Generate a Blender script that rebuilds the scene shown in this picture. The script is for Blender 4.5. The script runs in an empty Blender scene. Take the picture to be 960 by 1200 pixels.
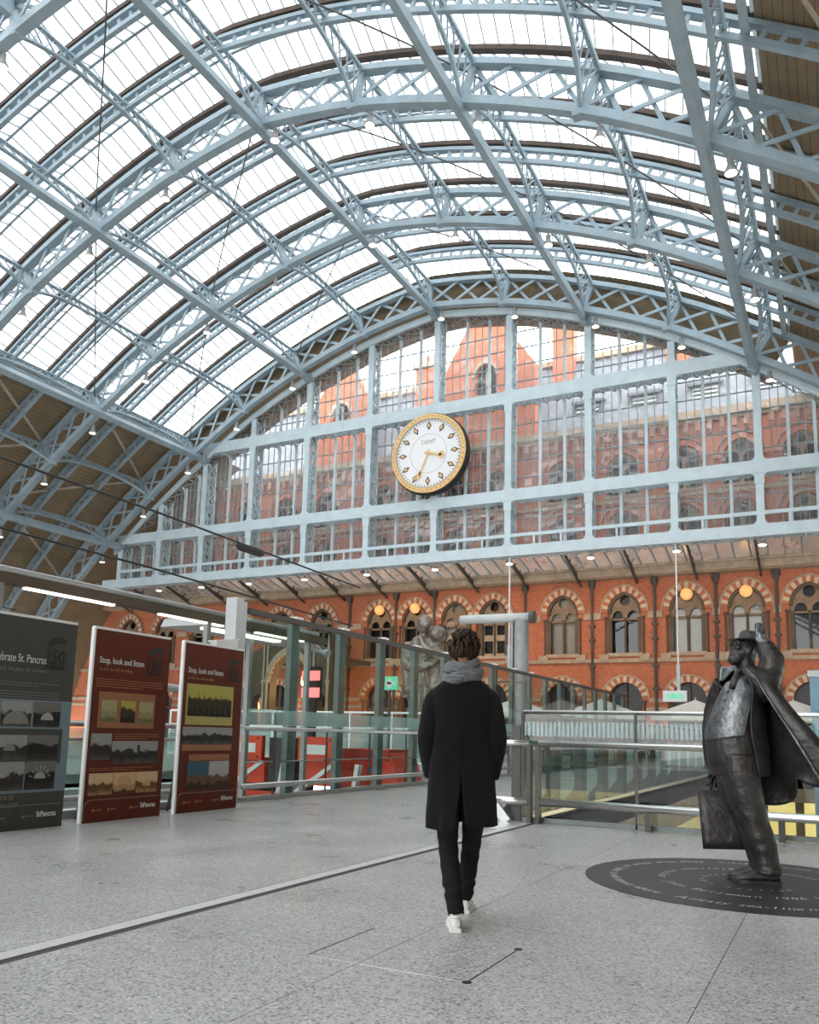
import bpy, bmesh, math, random
from mathutils import Vector, Matrix, noise
random.seed(7)
sc = bpy.context.scene
C = sc.collection
PI = math.pi
V = Vector

# ---------------------------------------------------------------- camera
FPX, YAW, PITCH, ROLL, CAMH = 966.0, math.radians(27.4), math.radians(8.23), math.radians(1.43), 1.15
_f = V((-math.sin(YAW) * math.cos(PITCH), math.cos(YAW) * math.cos(PITCH), math.sin(PITCH)))
_r0 = V((math.cos(YAW), math.sin(YAW), 0)); _u0 = _r0.cross(_f)
_r = _r0 * math.cos(ROLL) + _u0 * math.sin(ROLL); _u = -_r0 * math.sin(ROLL) + _u0 * math.cos(ROLL)
cam = bpy.data.cameras.new('camera'); camo = bpy.data.objects.new('camera', cam); C.objects.link(camo)
camo.matrix_world = Matrix(((_r.x, _u.x, -_f.x, 0), (_r.y, _u.y, -_f.y, 0), (_r.z, _u.z, -_f.z, CAMH), (0, 0, 0, 1)))
cam.sensor_fit = 'HORIZONTAL'; cam.sensor_width = 36.0; cam.lens = FPX / 960 * 36
cam.shift_y = 0.125; cam.clip_start = 0.1; cam.clip_end = 500
sc.camera = camo
def proj(p):
    d = V(p) - V((0, 0, CAMH)); z = d.dot(_f)
    return (480 + FPX * d.dot(_r) / z, 720 - FPX * d.dot(_u) / z, z)

# ---------------------------------------------------------------- sky and exposure
w = bpy.data.worlds.new('overcast_sky'); sc.world = w; w.use_nodes = True
bg = w.node_tree.nodes['Background']; bg.inputs[0].default_value = (0.985, 0.99, 1.0, 1); bg.inputs[1].default_value = 9.5
sc.view_settings.view_transform = 'Standard'; sc.view_settings.look = 'None'
sc.view_settings.gamma = 1.0; sc.view_settings.use_curve_mapping = False
sc.view_settings.exposure = -0.4
sc.cycles.transparent_max_bounces = 24
sc.cycles.max_bounces = 7
sc.cycles.sample_clamp_indirect = 6.0

# ---------------------------------------------------------------- materials
MATS = {}
def mat(name, col, rough=0.6, metal=0.0, var=0.0, scale=6.0, bump=0.0, bscale=60.0, emit=None, estr=0.0, sheen=0.0, spec=0.5, stretch=None, col2=None):
    m = bpy.data.materials.new(name); m.use_nodes = True; nt = m.node_tree; N = nt.nodes; L = nt.links
    b = N['Principled BSDF']; b.inputs['Roughness'].default_value = rough; b.inputs['Metallic'].default_value = metal
    b.inputs['Specular IOR Level'].default_value = spec
    b.inputs['Base Color'].default_value = (*col, 1)
    if sheen: b.inputs['Sheen Weight'].default_value = sheen
    tc = N.new('ShaderNodeTexCoord'); src = tc.outputs['Object']
    if stretch:
        mp = N.new('ShaderNodeMapping'); mp.inputs['Scale'].default_value = stretch; L.new(src, mp.inputs[0]); src = mp.outputs[0]
    if var or col2:
        n = N.new('ShaderNodeTexNoise'); n.inputs['Scale'].default_value = scale; n.inputs['Detail'].default_value = 5
        L.new(src, n.inputs['Vector'])
        r = N.new('ShaderNodeValToRGB'); e = r.color_ramp.elements
        e[0].position = 0.3; e[1].position = 0.7
        c2 = col2 or tuple(min(1, c * (1 + var)) for c in col)
        c1 = col if col2 else tuple(c * (1 - var) for c in col)
        e[0].color = (*c1, 1); e[1].color = (*c2, 1)
        L.new(n.outputs['Fac'], r.inputs[0]); L.new(r.outputs[0], b.inputs['Base Color'])
    if bump:
        n2 = N.new('ShaderNodeTexNoise'); n2.inputs['Scale'].default_value = bscale; n2.inputs['Detail'].default_value = 4
        L.new(src, n2.inputs['Vector'])
        bp = N.new('ShaderNodeBump'); bp.inputs['Strength'].default_value = bump; bp.inputs['Distance'].default_value = 0.02
        L.new(n2.outputs['Fac'], bp.inputs['Height']); L.new(bp.outputs[0], b.inputs['Normal'])
    if emit:
        b.inputs['Emission Color'].default_value = (*emit, 1); b.inputs['Emission Strength'].default_value = estr
    MATS[name] = m
    return m

def glass(name, tint, refl=1.0, dust=0.0, dustcol=(0.8, 0.82, 0.82), rough=0.02, trans=False):
    """thin pane: see-through with Fresnel reflection and a little dust"""
    m = bpy.data.materials.new(name); m.use_nodes = True; nt = m.node_tree; N = nt.nodes; L = nt.links
    N.remove(N['Principled BSDF']); out = N['Material Output']
    t = N.new('ShaderNodeBsdfTransparent'); t.inputs[0].default_value = (*tint, 1)
    last = t.outputs[0]
    if dust:
        d = N.new('ShaderNodeBsdfTranslucent' if trans else 'ShaderNodeBsdfDiffuse'); d.inputs[0].default_value = (*dustcol, 1)
        x = N.new('ShaderNodeMixShader'); x.inputs[0].default_value = dust
        n = N.new('ShaderNodeTexNoise'); n.inputs['Scale'].default_value = 0.7; n.inputs['Detail'].default_value = 6
        tc = N.new('ShaderNodeTexCoord'); L.new(tc.outputs['Object'], n.inputs['Vector'])
        mr = N.new('ShaderNodeMapRange'); mr.inputs['To Min'].default_value = dust * 0.5; mr.inputs['To Max'].default_value = dust * 1.5
        L.new(n.outputs['Fac'], mr.inputs[0]); L.new(mr.outputs[0], x.inputs[0])
        L.new(last, x.inputs[1]); L.new(d.outputs[0], x.inputs[2]); last = x.outputs[0]
    if refl:
        g = N.new('ShaderNodeBsdfGlossy'); g.inputs['Roughness'].default_value = rough
        fr = N.new('ShaderNodeFresnel'); fr.inputs[0].default_value = 1.45
        mu = N.new('ShaderNodeMath'); mu.operation = 'MULTIPLY'; mu.inputs[1].default_value = refl; L.new(fr.outputs[0], mu.inputs[0])
        x = N.new('ShaderNodeMixShader'); L.new(mu.outputs[0], x.inputs[0]); L.new(last, x.inputs[1]); L.new(g.outputs[0], x.inputs[2]); last = x.outputs[0]
    L.new(last, out.inputs[0]); MATS[name] = m
    return m

mat('steel', (0.29, 0.375, 0.42), 0.5, 0.0, 0.12, 1.5)  # roof ironwork, colour darkened for its backlit undersides
mat('steel_lit', (0.53, 0.635, 0.675), 0.5, 0.0, 0.08, 1.5)  # same blue paint as the roof iron, lightened for the front light on the screen
mat('sign_navy', (0.02, 0.04, 0.10), 0.4)
mat('stone_red', (0.40, 0.20, 0.13), 0.85, 0, 0.18, 3.0)
mat('steel_dim', (0.27, 0.34, 0.37), 0.6, 0.0, 0.15, 2.0)
mat('gutter', (0.085, 0.062, 0.048), 0.8, 0.0, 0.2, 2.0)
mat('brace', (0.42, 0.36, 0.28), 0.7, 0.0, 0.2, 2.0)
mat('lamp_grey', (0.30, 0.31, 0.31), 0.5, 0.3, 0.1)
mat('lens', (0.9, 0.9, 0.85), 0.3, emit=(1.0, 0.86, 0.66), estr=6.0)
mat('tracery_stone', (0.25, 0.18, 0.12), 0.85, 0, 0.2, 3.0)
mat('cream_stone', (0.60, 0.48, 0.34), 0.85, 0, 0.12, 3.0)
mat('stone', (0.40, 0.31, 0.22), 0.85, 0.0, 0.18, 3.0, 0.2, 30)
mat('dark_iron', (0.07, 0.065, 0.06), 0.6)
mat('slate', (0.17, 0.19, 0.215), 0.7, 0.0, 0.2, 1.2, stretch=(1, 1, 6))
mat('win_dark', (0.018, 0.018, 0.02), 0.3, 0, spec=0.25)
mat('blind', (0.50, 0.47, 0.41), 0.6, 0, 0.12, 3.0, stretch=(8, 1, 1))
mat('steel_plain', (0.55, 0.56, 0.56), 0.32, 0.9, 0.06, 3.0)
mat('steel_brushed', (0.68, 0.68, 0.67), 0.28, 0.95)
mat('post_green', (0.17, 0.195, 0.185), 0.5, 0.3, 0.1)
mat('post_dark', (0.055, 0.055, 0.05), 0.5, 0.1, 0.15)
mat('black', (0.012, 0.012, 0.012), 0.6)
mat('white', (0.8, 0.8, 0.79), 0.55)
mat('red', (0.72, 0.062, 0.02), 0.5, 0, 0.15, 3.0)
mat('dark_red', (0.36, 0.03, 0.014), 0.6, 0, 0.15, 3.0)
mat('gold', (0.75, 0.50, 0.22), 0.45, 0.25, 0.1, 8)
mat('clock_white', (0.80, 0.81, 0.82), 0.5)
mat('canvas', (0.62, 0.58, 0.52), 0.8, 0, 0.06, 2.0)
mat('bronze', (0.034, 0.029, 0.026), 0.45, 0.65, col2=(0.075, 0.074, 0.073), scale=5.0, bump=0.6, bscale=18)
mat('bronze_shiny', (0.06, 0.065, 0.068), 0.4, 0.8, col2=(0.24, 0.26, 0.275), scale=7.0, bump=0.8, bscale=16)
mat('bronze_pale', (0.15, 0.125, 0.10), 0.45, 0.6, col2=(0.32, 0.29, 0.25), scale=1.5, bump=0.3, bscale=8)
mat('coat', (0.0065, 0.0066, 0.008), 0.95, 0, 0.35, 90, 0.5, 300, sheen=0.05, spec=0.15)
mat('jeans', (0.007, 0.0065, 0.007), 0.85, 0, 0.3, 40, 0.3, 120, spec=0.25)
mat('skin', (0.46, 0.24, 0.15), 0.5, 0, 0.06, 20)
mat('hair', (0.016, 0.008, 0.005), 0.65, 0, spec=0.25, col2=(0.055, 0.03, 0.018), scale=30, bump=0.8, bscale=40, stretch=(1, 1, 0.25))
mat('scarf', (0.05, 0.053, 0.06), 0.95, 0, col2=(0.20, 0.21, 0.225), scale=26, bump=0.5, bscale=160, stretch=(1, 1, 5), sheen=0.2)
mat('shoe', (0.72, 0.71, 0.69), 0.5, 0, 0.05, 20)
mat('track', (0.16, 0.15, 0.13), 0.9, 0, 0.3, 5.0, 0.5, 20)
mat('pale_wall', (0.50, 0.54, 0.54), 0.6, 0, 0.1, 1.0)
mat('concrete', (0.26, 0.26, 0.24), 0.8, 0, 0.15, 2.0)
mat('lower_plaster', (0.42, 0.35, 0.18), 0.6, 0, 0.15, 2.0)
mat('lower_floor', (0.45, 0.40, 0.28), 0.3, 0, 0.1, 2.0)
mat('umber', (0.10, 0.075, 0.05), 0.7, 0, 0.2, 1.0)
mat('amber_glow', (0.8, 0.5, 0.2), 0.4, emit=(1.0, 0.48, 0.16), estr=0.75)
mat('warm_glow', (0.9, 0.7, 0.45), 0.4, emit=(1.0, 0.62, 0.30), estr=5.0)
mat('tube_light', (0.9, 0.9, 0.88), 0.4, emit=(1.0, 0.93, 0.80), estr=2.6)
mat('yellow_glow', (0.8, 0.6, 0.2), 0.4, emit=(1.0, 0.70, 0.24), estr=0.35)
mat('red_glow', (0.9, 0.2, 0.2), 0.4, emit=(1.0, 0.18, 0.18), estr=2.2)
mat('green_sign', (0.1, 0.5, 0.3), 0.4, emit=(0.1, 0.75, 0.45), estr=0.6)
mat('sky_blue_print', (0.17, 0.30, 0.40), 0.6)
mat('strip_metal', (0.62, 0.62, 0.61), 0.4, 0.4, 0.05, 8)
mat('joint_dark', (0.05, 0.05, 0.05), 0.8)
glass('roof_glass', (0.44, 0.45, 0.46), 0.0, 0.22, (0.40, 0.41, 0.42), trans=True)
glass('screen_glass', (0.94, 0.95, 0.95), 2.6, 0.16, (0.84, 0.80, 0.80), 0.03)
glass('balustrade_glass', (0.68, 0.81, 0.765), 1.0)
glass('window_glass', (0.75, 0.77, 0.77), 0.9)
glass('frosted', (0.86, 0.95, 0.94), 0.5, 0.42, (0.55, 0.76, 0.77))
glass('canopy_glass', (0.9, 0.88, 0.84), 0.4, 0.5, (0.80, 0.72, 0.62), trans=True)

def special():
    # terrazzo floor
    m = mat('terrazzo', (0.40, 0.41, 0.40), 0.27, 0, spec=0.45); N = m.node_tree.nodes; L = m.node_tree.links; b = N['Principled BSDF']
    geo = N.new('ShaderNodeNewGeometry')
    v = N.new('ShaderNodeTexVoronoi'); v.inputs['Scale'].default_value = 85; L.new(geo.outputs['Position'], v.inputs['Vector'])
    r = N.new('ShaderNodeValToRGB'); cr = r.color_ramp; cr.elements[0].color = (0.17, 0.17, 0.165, 1); cr.elements[0].position = 0.07
    cr.elements[1].color = (0.47, 0.48, 0.465, 1); cr.elements[1].position = 0.3; e = cr.elements.new(0.72); e.color = (0.43, 0.44, 0.43, 1); e = cr.elements.new(0.93); e.color = (0.62, 0.62, 0.60, 1)
    sp = N.new('ShaderNodeSeparateColor'); L.new(v.outputs['Color'], sp.inputs[0]); L.new(sp.outputs[0], r.inputs[0])
    n = N.new('ShaderNodeTexNoise'); n.inputs['Scale'].default_value = 1.1; n.inputs['Detail'].default_value = 6; L.new(geo.outputs['Position'], n.inputs['Vector'])
    mr = N.new('ShaderNodeMapRange'); mr.inputs['To Min'].default_value = 0.72; mr.inputs['To Max'].default_value = 1.2; L.new(n.outputs['Fac'], mr.inputs[0])
    mx = N.new('ShaderNodeMix'); mx.data_type = 'RGBA'; mx.blend_type = 'MULTIPLY'; mx.inputs[0].default_value = 1
    L.new(r.outputs[0], mx.inputs[6]); L.new(mr.outputs[0], mx.inputs[7]); L.new(mx.outputs[2], b.inputs['Base Color'])
    mr2 = N.new('ShaderNodeMapRange'); mr2.inputs['To Min'].default_value = 0.2; mr2.inputs['To Max'].default_value = 0.4; L.new(n.outputs['Fac'], mr2.inputs[0]); L.new(mr2.outputs[0], b.inputs['Roughness'])
    # disc of dark slate
    m = mat('slate_disc', (0.032, 0.033, 0.034), 0.45, 0, 0.35, 4.0, spec=0.35)
    # brick
    m = mat('brick', (0.4, 0.12, 0.05), 0.85); N = m.node_tree.nodes; L = m.node_tree.links; b = N['Principled BSDF']
    geo = N.new('ShaderNodeNewGeometry'); sx = N.new('ShaderNodeSeparateXYZ'); L.new(geo.outputs['Position'], sx.inputs[0])
    ad = N.new('ShaderNodeMath'); L.new(sx.outputs[0], ad.inputs[0]); L.new(sx.outputs[1], ad.inputs[1])
    cb = N.new('ShaderNodeCombineXYZ'); L.new(ad.outputs[0], cb.inputs[0]); L.new(sx.outputs[2], cb.inputs[1])
    br = N.new('ShaderNodeTexBrick'); br.inputs['Scale'].default_value = 3.0; br.inputs['Mortar Size'].default_value = 0.012
    br.inputs['Color1'].default_value = (0.53, 0.165, 0.078, 1); br.inputs['Color2'].default_value = (0.40, 0.115, 0.052, 1); br.inputs['Mortar'].default_value = (0.42, 0.24, 0.155, 1)
    L.new(cb.outputs[0], br.inputs['Vector'])
    n = N.new('ShaderNodeTexNoise'); n.inputs['Scale'].default_value = 0.8; n.inputs['Detail'].default_value = 6; L.new(geo.outputs['Position'], n.inputs['Vector'])
    mr = N.new('ShaderNodeMapRange'); mr.inputs['To Min'].default_value = 0.7; mr.inputs['To Max'].default_value = 1.25; L.new(n.outputs['Fac'], mr.inputs[0])
    mx = N.new('ShaderNodeMix'); mx.data_type = 'RGBA'; mx.blend_type = 'MULTIPLY'; mx.inputs[0].default_value = 1
    L.new(br.outputs[0], mx.inputs[6]); L.new(mr.outputs[0], mx.inputs[7]); L.new(mx.outputs[2], b.inputs['Base Color'])
    # boarded roof lining: planks running along the shed
    m = mat('boards', (0.2, 0.15, 0.10), 0.8); N = m.node_tree.nodes; L = m.node_tree.links; b = N['Principled BSDF']
    geo = N.new('ShaderNodeNewGeometry'); sx = N.new('ShaderNodeSeparateXYZ'); L.new(geo.outputs['Position'], sx.inputs[0])
    ad = N.new('ShaderNodeMath'); ad.operation = 'MULTIPLY'; ad.inputs[1].default_value = 5.5; L.new(sx.outputs[2], ad.inputs[0])
    fr = N.new('ShaderNodeMath'); fr.operation = 'FRACT'; L.new(ad.outputs[0], fr.inputs[0])
    r = N.new('ShaderNodeValToRGB'); e = r.color_ramp.elements; e[0].color = (0.10, 0.072, 0.042, 1); e[0].position = 0.0; e[1].color = (0.245, 0.185, 0.112, 1); e[1].position = 0.16
    L.new(fr.outputs[0], r.inputs[0])
    n = N.new('ShaderNodeTexNoise'); n.inputs['Scale'].default_value = 1.3; n.inputs['Detail'].default_value = 5; L.new(geo.outputs['Position'], n.inputs['Vector'])
    mr = N.new('ShaderNodeMapRange'); mr.inputs['To Min'].default_value = 0.7; mr.inputs['To Max'].default_value = 1.3; L.new(n.outputs['Fac'], mr.inputs[0])
    mx = N.new('ShaderNodeMix'); mx.data_type = 'RGBA'; mx.blend_type = 'MULTIPLY'; mx.inputs[0].default_value = 1
    L.new(r.outputs[0], mx.inputs[6]); L.new(mr.outputs[0], mx.inputs[7]); L.new(mx.outputs[2], b.inputs['Base Color'])
special()

# ---------------------------------------------------------------- mesh helpers
class MB:
    def __init__(s): s.v = []; s.f = []
    def quad(s, *p):
        n = len(s.v); s.v += [tuple(q) for q in p]; s.f.append(tuple(range(n, n + len(p)))); return s
    def box(s, x0, x1, y0, y1, z0, z1):
        n = len(s.v)
        s.v += [(x0, y0, z0), (x1, y0, z0), (x1, y1, z0), (x0, y1, z0), (x0, y0, z1), (x1, y0, z1), (x1, y1, z1), (x0, y1, z1)]
        s.f += [tuple(n + i for i in q) for q in ((0, 3, 2, 1), (4, 5, 6, 7), (0, 1, 5, 4), (1, 2, 6, 5), (2, 3, 7, 6), (3, 0, 4, 7))]; return s
    def beam(s, a, b, w, h, up=(0, 0, 1)):
        a = V(a); b = V(b); d = (b - a).normalized(); u = V(up); x = d.cross(u)
        if x.length < 1e-4: x = d.cross(V((1, 0, 0)))
        x.normalize(); u = x.cross(d); x = x * (w / 2); u = u * (h / 2); n = len(s.v)
        for p in (a, b): s.v += [tuple(p - x - u), tuple(p + x - u), tuple(p + x + u), tuple(p - x + u)]
        s.f += [tuple(n + i for i in q) for q in ((0, 1, 2, 3), (7, 6, 5, 4), (0, 4, 5, 1), (1, 5, 6, 2), (2, 6, 7, 3), (3, 7, 4, 0))]; return s
    def rings(s, rs, cap=True, closed=False):
        n = len(s.v); m = len(rs[0])
        for r in rs: s.v += [tuple(p) for p in r]
        k = len(rs)
        for i in range(k if closed else k - 1):
            for j in range(m):
                a = n + i * m + j; b = n + i * m + (j + 1) % m; c = n + ((i + 1) % k) * m
                s.f.append((a, b, c + (j + 1) % m, c + j))
        if cap and not closed:
            s.f.append(tuple(n + m - 1 - j for j in range(m))); s.f.append(tuple(n + (k - 1) * m + j for j in range(m)))
        return s
    def tube(s, path, r, n=8, cap=True, flat=1.0):
        path = [V(p) for p in path]; rs = []; x = None
        for i, p in enumerate(path):
            d = (path[min(i + 1, len(path) - 1)] - path[max(i - 1, 0)]).normalized()
            if x is None:
                x = d.cross(V((0, 0, 1)))
                if x.length < 1e-3: x = d.cross(V((1, 0, 0)))
            x = (x - d * x.dot(d)).normalized(); y = d.cross(x)
            rr = r[i] if isinstance(r, (list, tuple)) else r
            rs.append([p + x * (rr * math.cos(2 * PI * k / n)) + y * (rr * flat * math.sin(2 * PI * k / n)) for k in range(n)])
        return s.rings(rs, cap)
    def lathe(s, c, prof, n=16, axis='z'):
        c = V(c); rs = []
        for r, h in prof:
            ring = []
            for k in range(n):
                a = 2 * PI * k / n; q = (r * math.cos(a), r * math.sin(a), h)
                if axis == 'y': q = (q[0], h, -q[1])
                if axis == 'x': q = (h, q[0], q[1])
                ring.append(c + V(q))
            rs.append(ring)
        return s.rings(rs)
    def add(s, o, M=None):
        n = len(s.v); s.v += [tuple(M @ V(p)) for p in o.v] if M else o.v; s.f += [tuple(n + i for i in f) for f in o.f]; return s
    def mesh(s, name, m, smooth=False):
        me = bpy.data.meshes.new(name); me.from_pydata(s.v, [], s.f)
        me.materials.append(MATS[m]); 
        if smooth: me.shade_smooth()
        return me
    def build(s, name, m, parent=None, smooth=False, fix=False):
        me = s.mesh(name, m, smooth)
        if fix:
            bm = bmesh.new(); bm.from_mesh(me); bmesh.ops.recalc_face_normals(bm, faces=bm.faces); bm.to_mesh(me); bm.free()
        return link(name, me, parent)
def link(name, data, parent=None):
    o = bpy.data.objects.new(name, data); C.objects.link(o)
    if parent: o.parent = parent
    return o
def tag(o, label=None, cat=None, group=None, kind=None):
    if label: o['label'] = label
    if cat: o['category'] = cat
    if group: o['group'] = group
    if kind: o['kind'] = kind
    return o
def empty(name, loc=(0, 0, 0), parent=None, rz=0):
    o = bpy.data.objects.new(name, None); C.objects.link(o); o.location = loc; o.rotation_euler = (0, 0, rz); o.empty_display_size = 0.1
    if parent: o.parent = parent
    return o
def copy_tree(o, parent=None):
    c = o.copy(); C.objects.link(c); c.parent = parent
    for ch in list(o.children): copy_tree(ch, c)
    return c
def baked(o):
    """apply an object's modifiers into plain mesh data"""
    ts = bpy.data.scenes.new('bake'); ts.collection.objects.link(o); vl = ts.view_layers[0]; vl.update()
    me = bpy.data.meshes.new_from_object(o.evaluated_get(vl.depsgraph))
    bpy.data.scenes.remove(ts); o.modifiers.clear(); o.data = me
    return o
def plate(loops, y0, depth, res=1):
    """filled outline with holes in the x-z plane, given thickness along y; returns an MB"""
    cu = bpy.data.curves.new('tmp', 'CURVE'); cu.dimensions = '2D'; cu.fill_mode = 'BOTH'; cu.extrude = depth / 2
    for lp in loops:
        sp = cu.splines.new('POLY'); sp.points.add(len(lp) - 1)
        for p, q in zip(sp.points, lp): p.co = (q[0], q[1], 0, 1)
        sp.use_cyclic_u = True
    o = bpy.data.objects.new('tmp', cu); me = o.to_mesh()
    mb = MB(); mb.v = [(v.co.x, y0 + depth / 2 - v.co.z, v.co.y) for v in me.vertices]; mb.f = [tuple(p.vertices) for p in me.polygons]
    o.to_mesh_clear(); bpy.data.objects.remove(o); bpy.data.curves.remove(cu)
    return mb
_tc = {}
def text_mb(s, size=1.0, ext=0.0, align='LEFT', shear=0.0, offset=0.0):
    """lettering lying in the x-y plane, as an MB"""
    key = (s, size, ext, align, shear, offset)
    if key in _tc: return _tc[key]
    cu = bpy.data.curves.new('tmp', 'FONT'); cu.body = s; cu.size = size; cu.extrude = ext; cu.align_x = align; cu.shear = shear; cu.offset = offset; cu.resolution_u = 3
    o = bpy.data.objects.new('tmp', cu)
    me = o.to_mesh(); mb = MB(); mb.v = [tuple(v.co) for v in me.vertices]; mb.f = [tuple(p.vertices) for p in me.polygons]
    o.to_mesh_clear(); bpy.data.objects.remove(o); bpy.data.curves.remove(cu); _tc[key] = mb
    return mb
def arc_pts(cx, cz, r, a0, a1, n): return [(cx + r * math.cos(a0 + (a1 - a0) * i / n), cz + r * math.sin(a0 + (a1 - a0) * i / n)) for i in range(n + 1)]
def gothic(cx, z0, zs, w, k=1.25, n=8):
    """outline of a pointed arch opening: half width w, foot z0, spring zs; k = radius / half width; counter-clockwise"""
    R = w * k; a = math.acos((R - w) / R)
    right = [(cx + w - R + R * math.cos(a * i / n), zs + R * math.sin(a * i / n)) for i in range(n + 1)]
    left = [(2 * cx - x, z) for x, z in reversed(right[:-1])]
    return [(cx - w, z0), (cx + w, z0)] + right + left
ORD = ['first', 'second', 'third', 'fourth', 'fifth', 'sixth', 'seventh', 'eighth', 'ninth', 'tenth', 'eleventh', 'twelfth', 'thirteenth', 'fourteenth', 'fifteenth', 'sixteenth', 'seventeenth', 'eighteenth', 'nineteenth', 'twentieth']

# ================================================================ TRAIN SHED ROOF
XC = -22.3                                   # axis of the arch
RIBS = [44.9, 35.96, 27.02, 18.08]           # main ribs, the first stands against the end screen
RIBNAME = ['end roof rib against the clock screen', 'second roof rib from the clock screen', 'third roof rib from the clock screen', 'fourth roof rib from the clock screen']
NODES = [0, 5, 10, 14.8, 19.2, 23.4, 27.4, 31.2]
_tab = [(0, 28.5), (5, 27.62), (10, 26.0), (14.8, 23.85), (19.2, 21.2), (23.4, 18.35), (27.4, 15.2), (31.3, 11.4), (34.3, 7.2), (36.0, 3.4), (36.7, 0.0)]
_poly = []
for i in range(len(_tab) - 1):
    p0 = _tab[i - 1] if i else (2 * _tab[0][0] - _tab[1][0], 29.1); p1, p2 = _tab[i], _tab[i + 1]
    p3 = _tab[i + 2] if i + 2 < len(_tab) else (37.0, -3.6)
    for k in range(12):
        t = k / 12
        _poly.append(tuple(0.5 * (2 * p1[j] + (p2[j] - p0[j]) * t + (2 * p0[j] - 5 * p1[j] + 4 * p2[j] - p3[j]) * t * t + (3 * p1[j] - p0[j] - 3 * p2[j] + p3[j]) * t ** 3) for j in (0, 1)))
_poly.append(_tab[-1])
def arch(dx, off=0.0):
    """point on the arch: dx from the axis along the underside of the ribs, off outwards; returns (x, z)"""
    s = -1 if dx < 0 else 1; a = abs(dx)
    i = 0
    while i < len(_poly) - 2 and _poly[i + 1][0] < a: i += 1
    (x0, z0), (x1, z1) = _poly[i], _poly[i + 1]; t = (a - x0) / (x1 - x0)
    i0 = max(i - 3, 0); i1 = min(i + 4, len(_poly) - 1)
    tx, tz = _poly[i1][0] - _poly[i0][0], _poly[i1][1] - _poly[i0][1]; l = math.hypot(tx, tz)
    nx, nz = -tz / l, tx / l
    if a < 1.2: nx *= a / 1.2
    return (XC + s * (x0 + (x1 - x0) * t + nx * off), z0 + (z1 - z0) * t + nz * off)
def arch_sweep(mb, y, dxs, o0, o1, w):
    rs = []
    for d in dxs:
        a = arch(d, o0); b = arch(d, o1)
        rs.append([(a[0], y - w / 2, a[1]), (a[0], y + w / 2, a[1]), (b[0], y + w / 2, b[1]), (b[0], y - w / 2, b[1])])
    return mb.rings(rs)
_half = []
for a, b in zip(NODES + [34.2], NODES[1:] + [34.2, 36.2]):
    _half += [a + (b - a) * k / 4 for k in range(4)]
_half.append(36.4)
DXS = [-d for d in reversed(_half)] + _half[1:]
_lh = []
for a, b in zip(NODES + [34.2], NODES[1:] + [34.2, 36.2]): _lh += [a + (b - a) * k / 3 for k in range(3)]
LXS = [-d for d in reversed(_lh)] + _lh[1:]     # panel points of the rib lattice
GL = 19.8                                    # the glazing ends here on both sides

for ri, y in enumerate(RIBS):
    rib = tag(empty('roof_rib', (XC, y, 0)), 'pale blue latticed iron arch, the ' + RIBNAME[ri], 'roof rib', 'arched main ribs of the train shed')
    P = Matrix.Translation((-XC, -y, 0))
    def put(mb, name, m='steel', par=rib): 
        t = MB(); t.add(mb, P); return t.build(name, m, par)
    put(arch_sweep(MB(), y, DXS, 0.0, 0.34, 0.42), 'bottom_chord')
    put(arch_sweep(MB(), y, DXS, 1.62, 1.88, 0.46), 'top_chord')
    for i, (a, b) in enumerate(zip(LXS, LXS[1:])):
        if b < -33 or a > 26: continue
        for (p, q, yo) in ((arch(a, 0.3), arch(b, 1.65), -0.07), (arch(a, 1.65), arch(b, 0.3), 0.07)):
            put(MB().beam((p[0], y + yo, p[1]), (q[0], y + yo, q[1]), 0.16, 0.06, (0, 1, 0)), 'lattice_bar')
    for s in (-1, 1):
        for d in NODES:
            if s > 0 and d == 0: continue
            p = arch(s * d, 0.2); q = arch(s * d, 1.8)
            put(MB().beam((p[0], y, p[1]), (q[0], y, q[1]), 0.26, 0.26, (0, 1, 0)).beam((p[0], y - .2, p[1]), (p[0], y + .2, p[1]), 0.6, 0.5), 'node_post')

# light intermediate ribs: two thin flanges held apart by little struts
IY = [y + 2.98 * k for y in RIBS[1:] for k in (1, 2)]
for n, y in enumerate(sorted(IY, reverse=True)):
    r = tag(empty('intermediate_rib', (XC, y, 0)), 'slim intermediate roof arch, %s one counted from the clock screen' % ORD[n], 'roof rib', 'slim intermediate ribs of the roof')
    P = Matrix.Translation((-XC, -y, 0))
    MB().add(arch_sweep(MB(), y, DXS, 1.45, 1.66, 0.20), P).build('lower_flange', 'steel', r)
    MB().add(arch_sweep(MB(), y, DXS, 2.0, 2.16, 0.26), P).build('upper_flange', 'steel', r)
    m = MB()
    for i, d in enumerate(DXS):
        for e in (0, 0.5):
            dd = d + (DXS[min(i + 1, len(DXS) - 1)] - d) * e
            if abs(dd) > 34: continue
            p = arch(dd, 1.6); q = arch(dd, 2.05); m.beam((p[0], y, p[1]), (q[0], y, q[1]), 0.16, 0.10, (0, 1, 0))
    MB().add(m, P).build('spacer_struts', 'steel', r)['kind'] = 'stuff'

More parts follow.
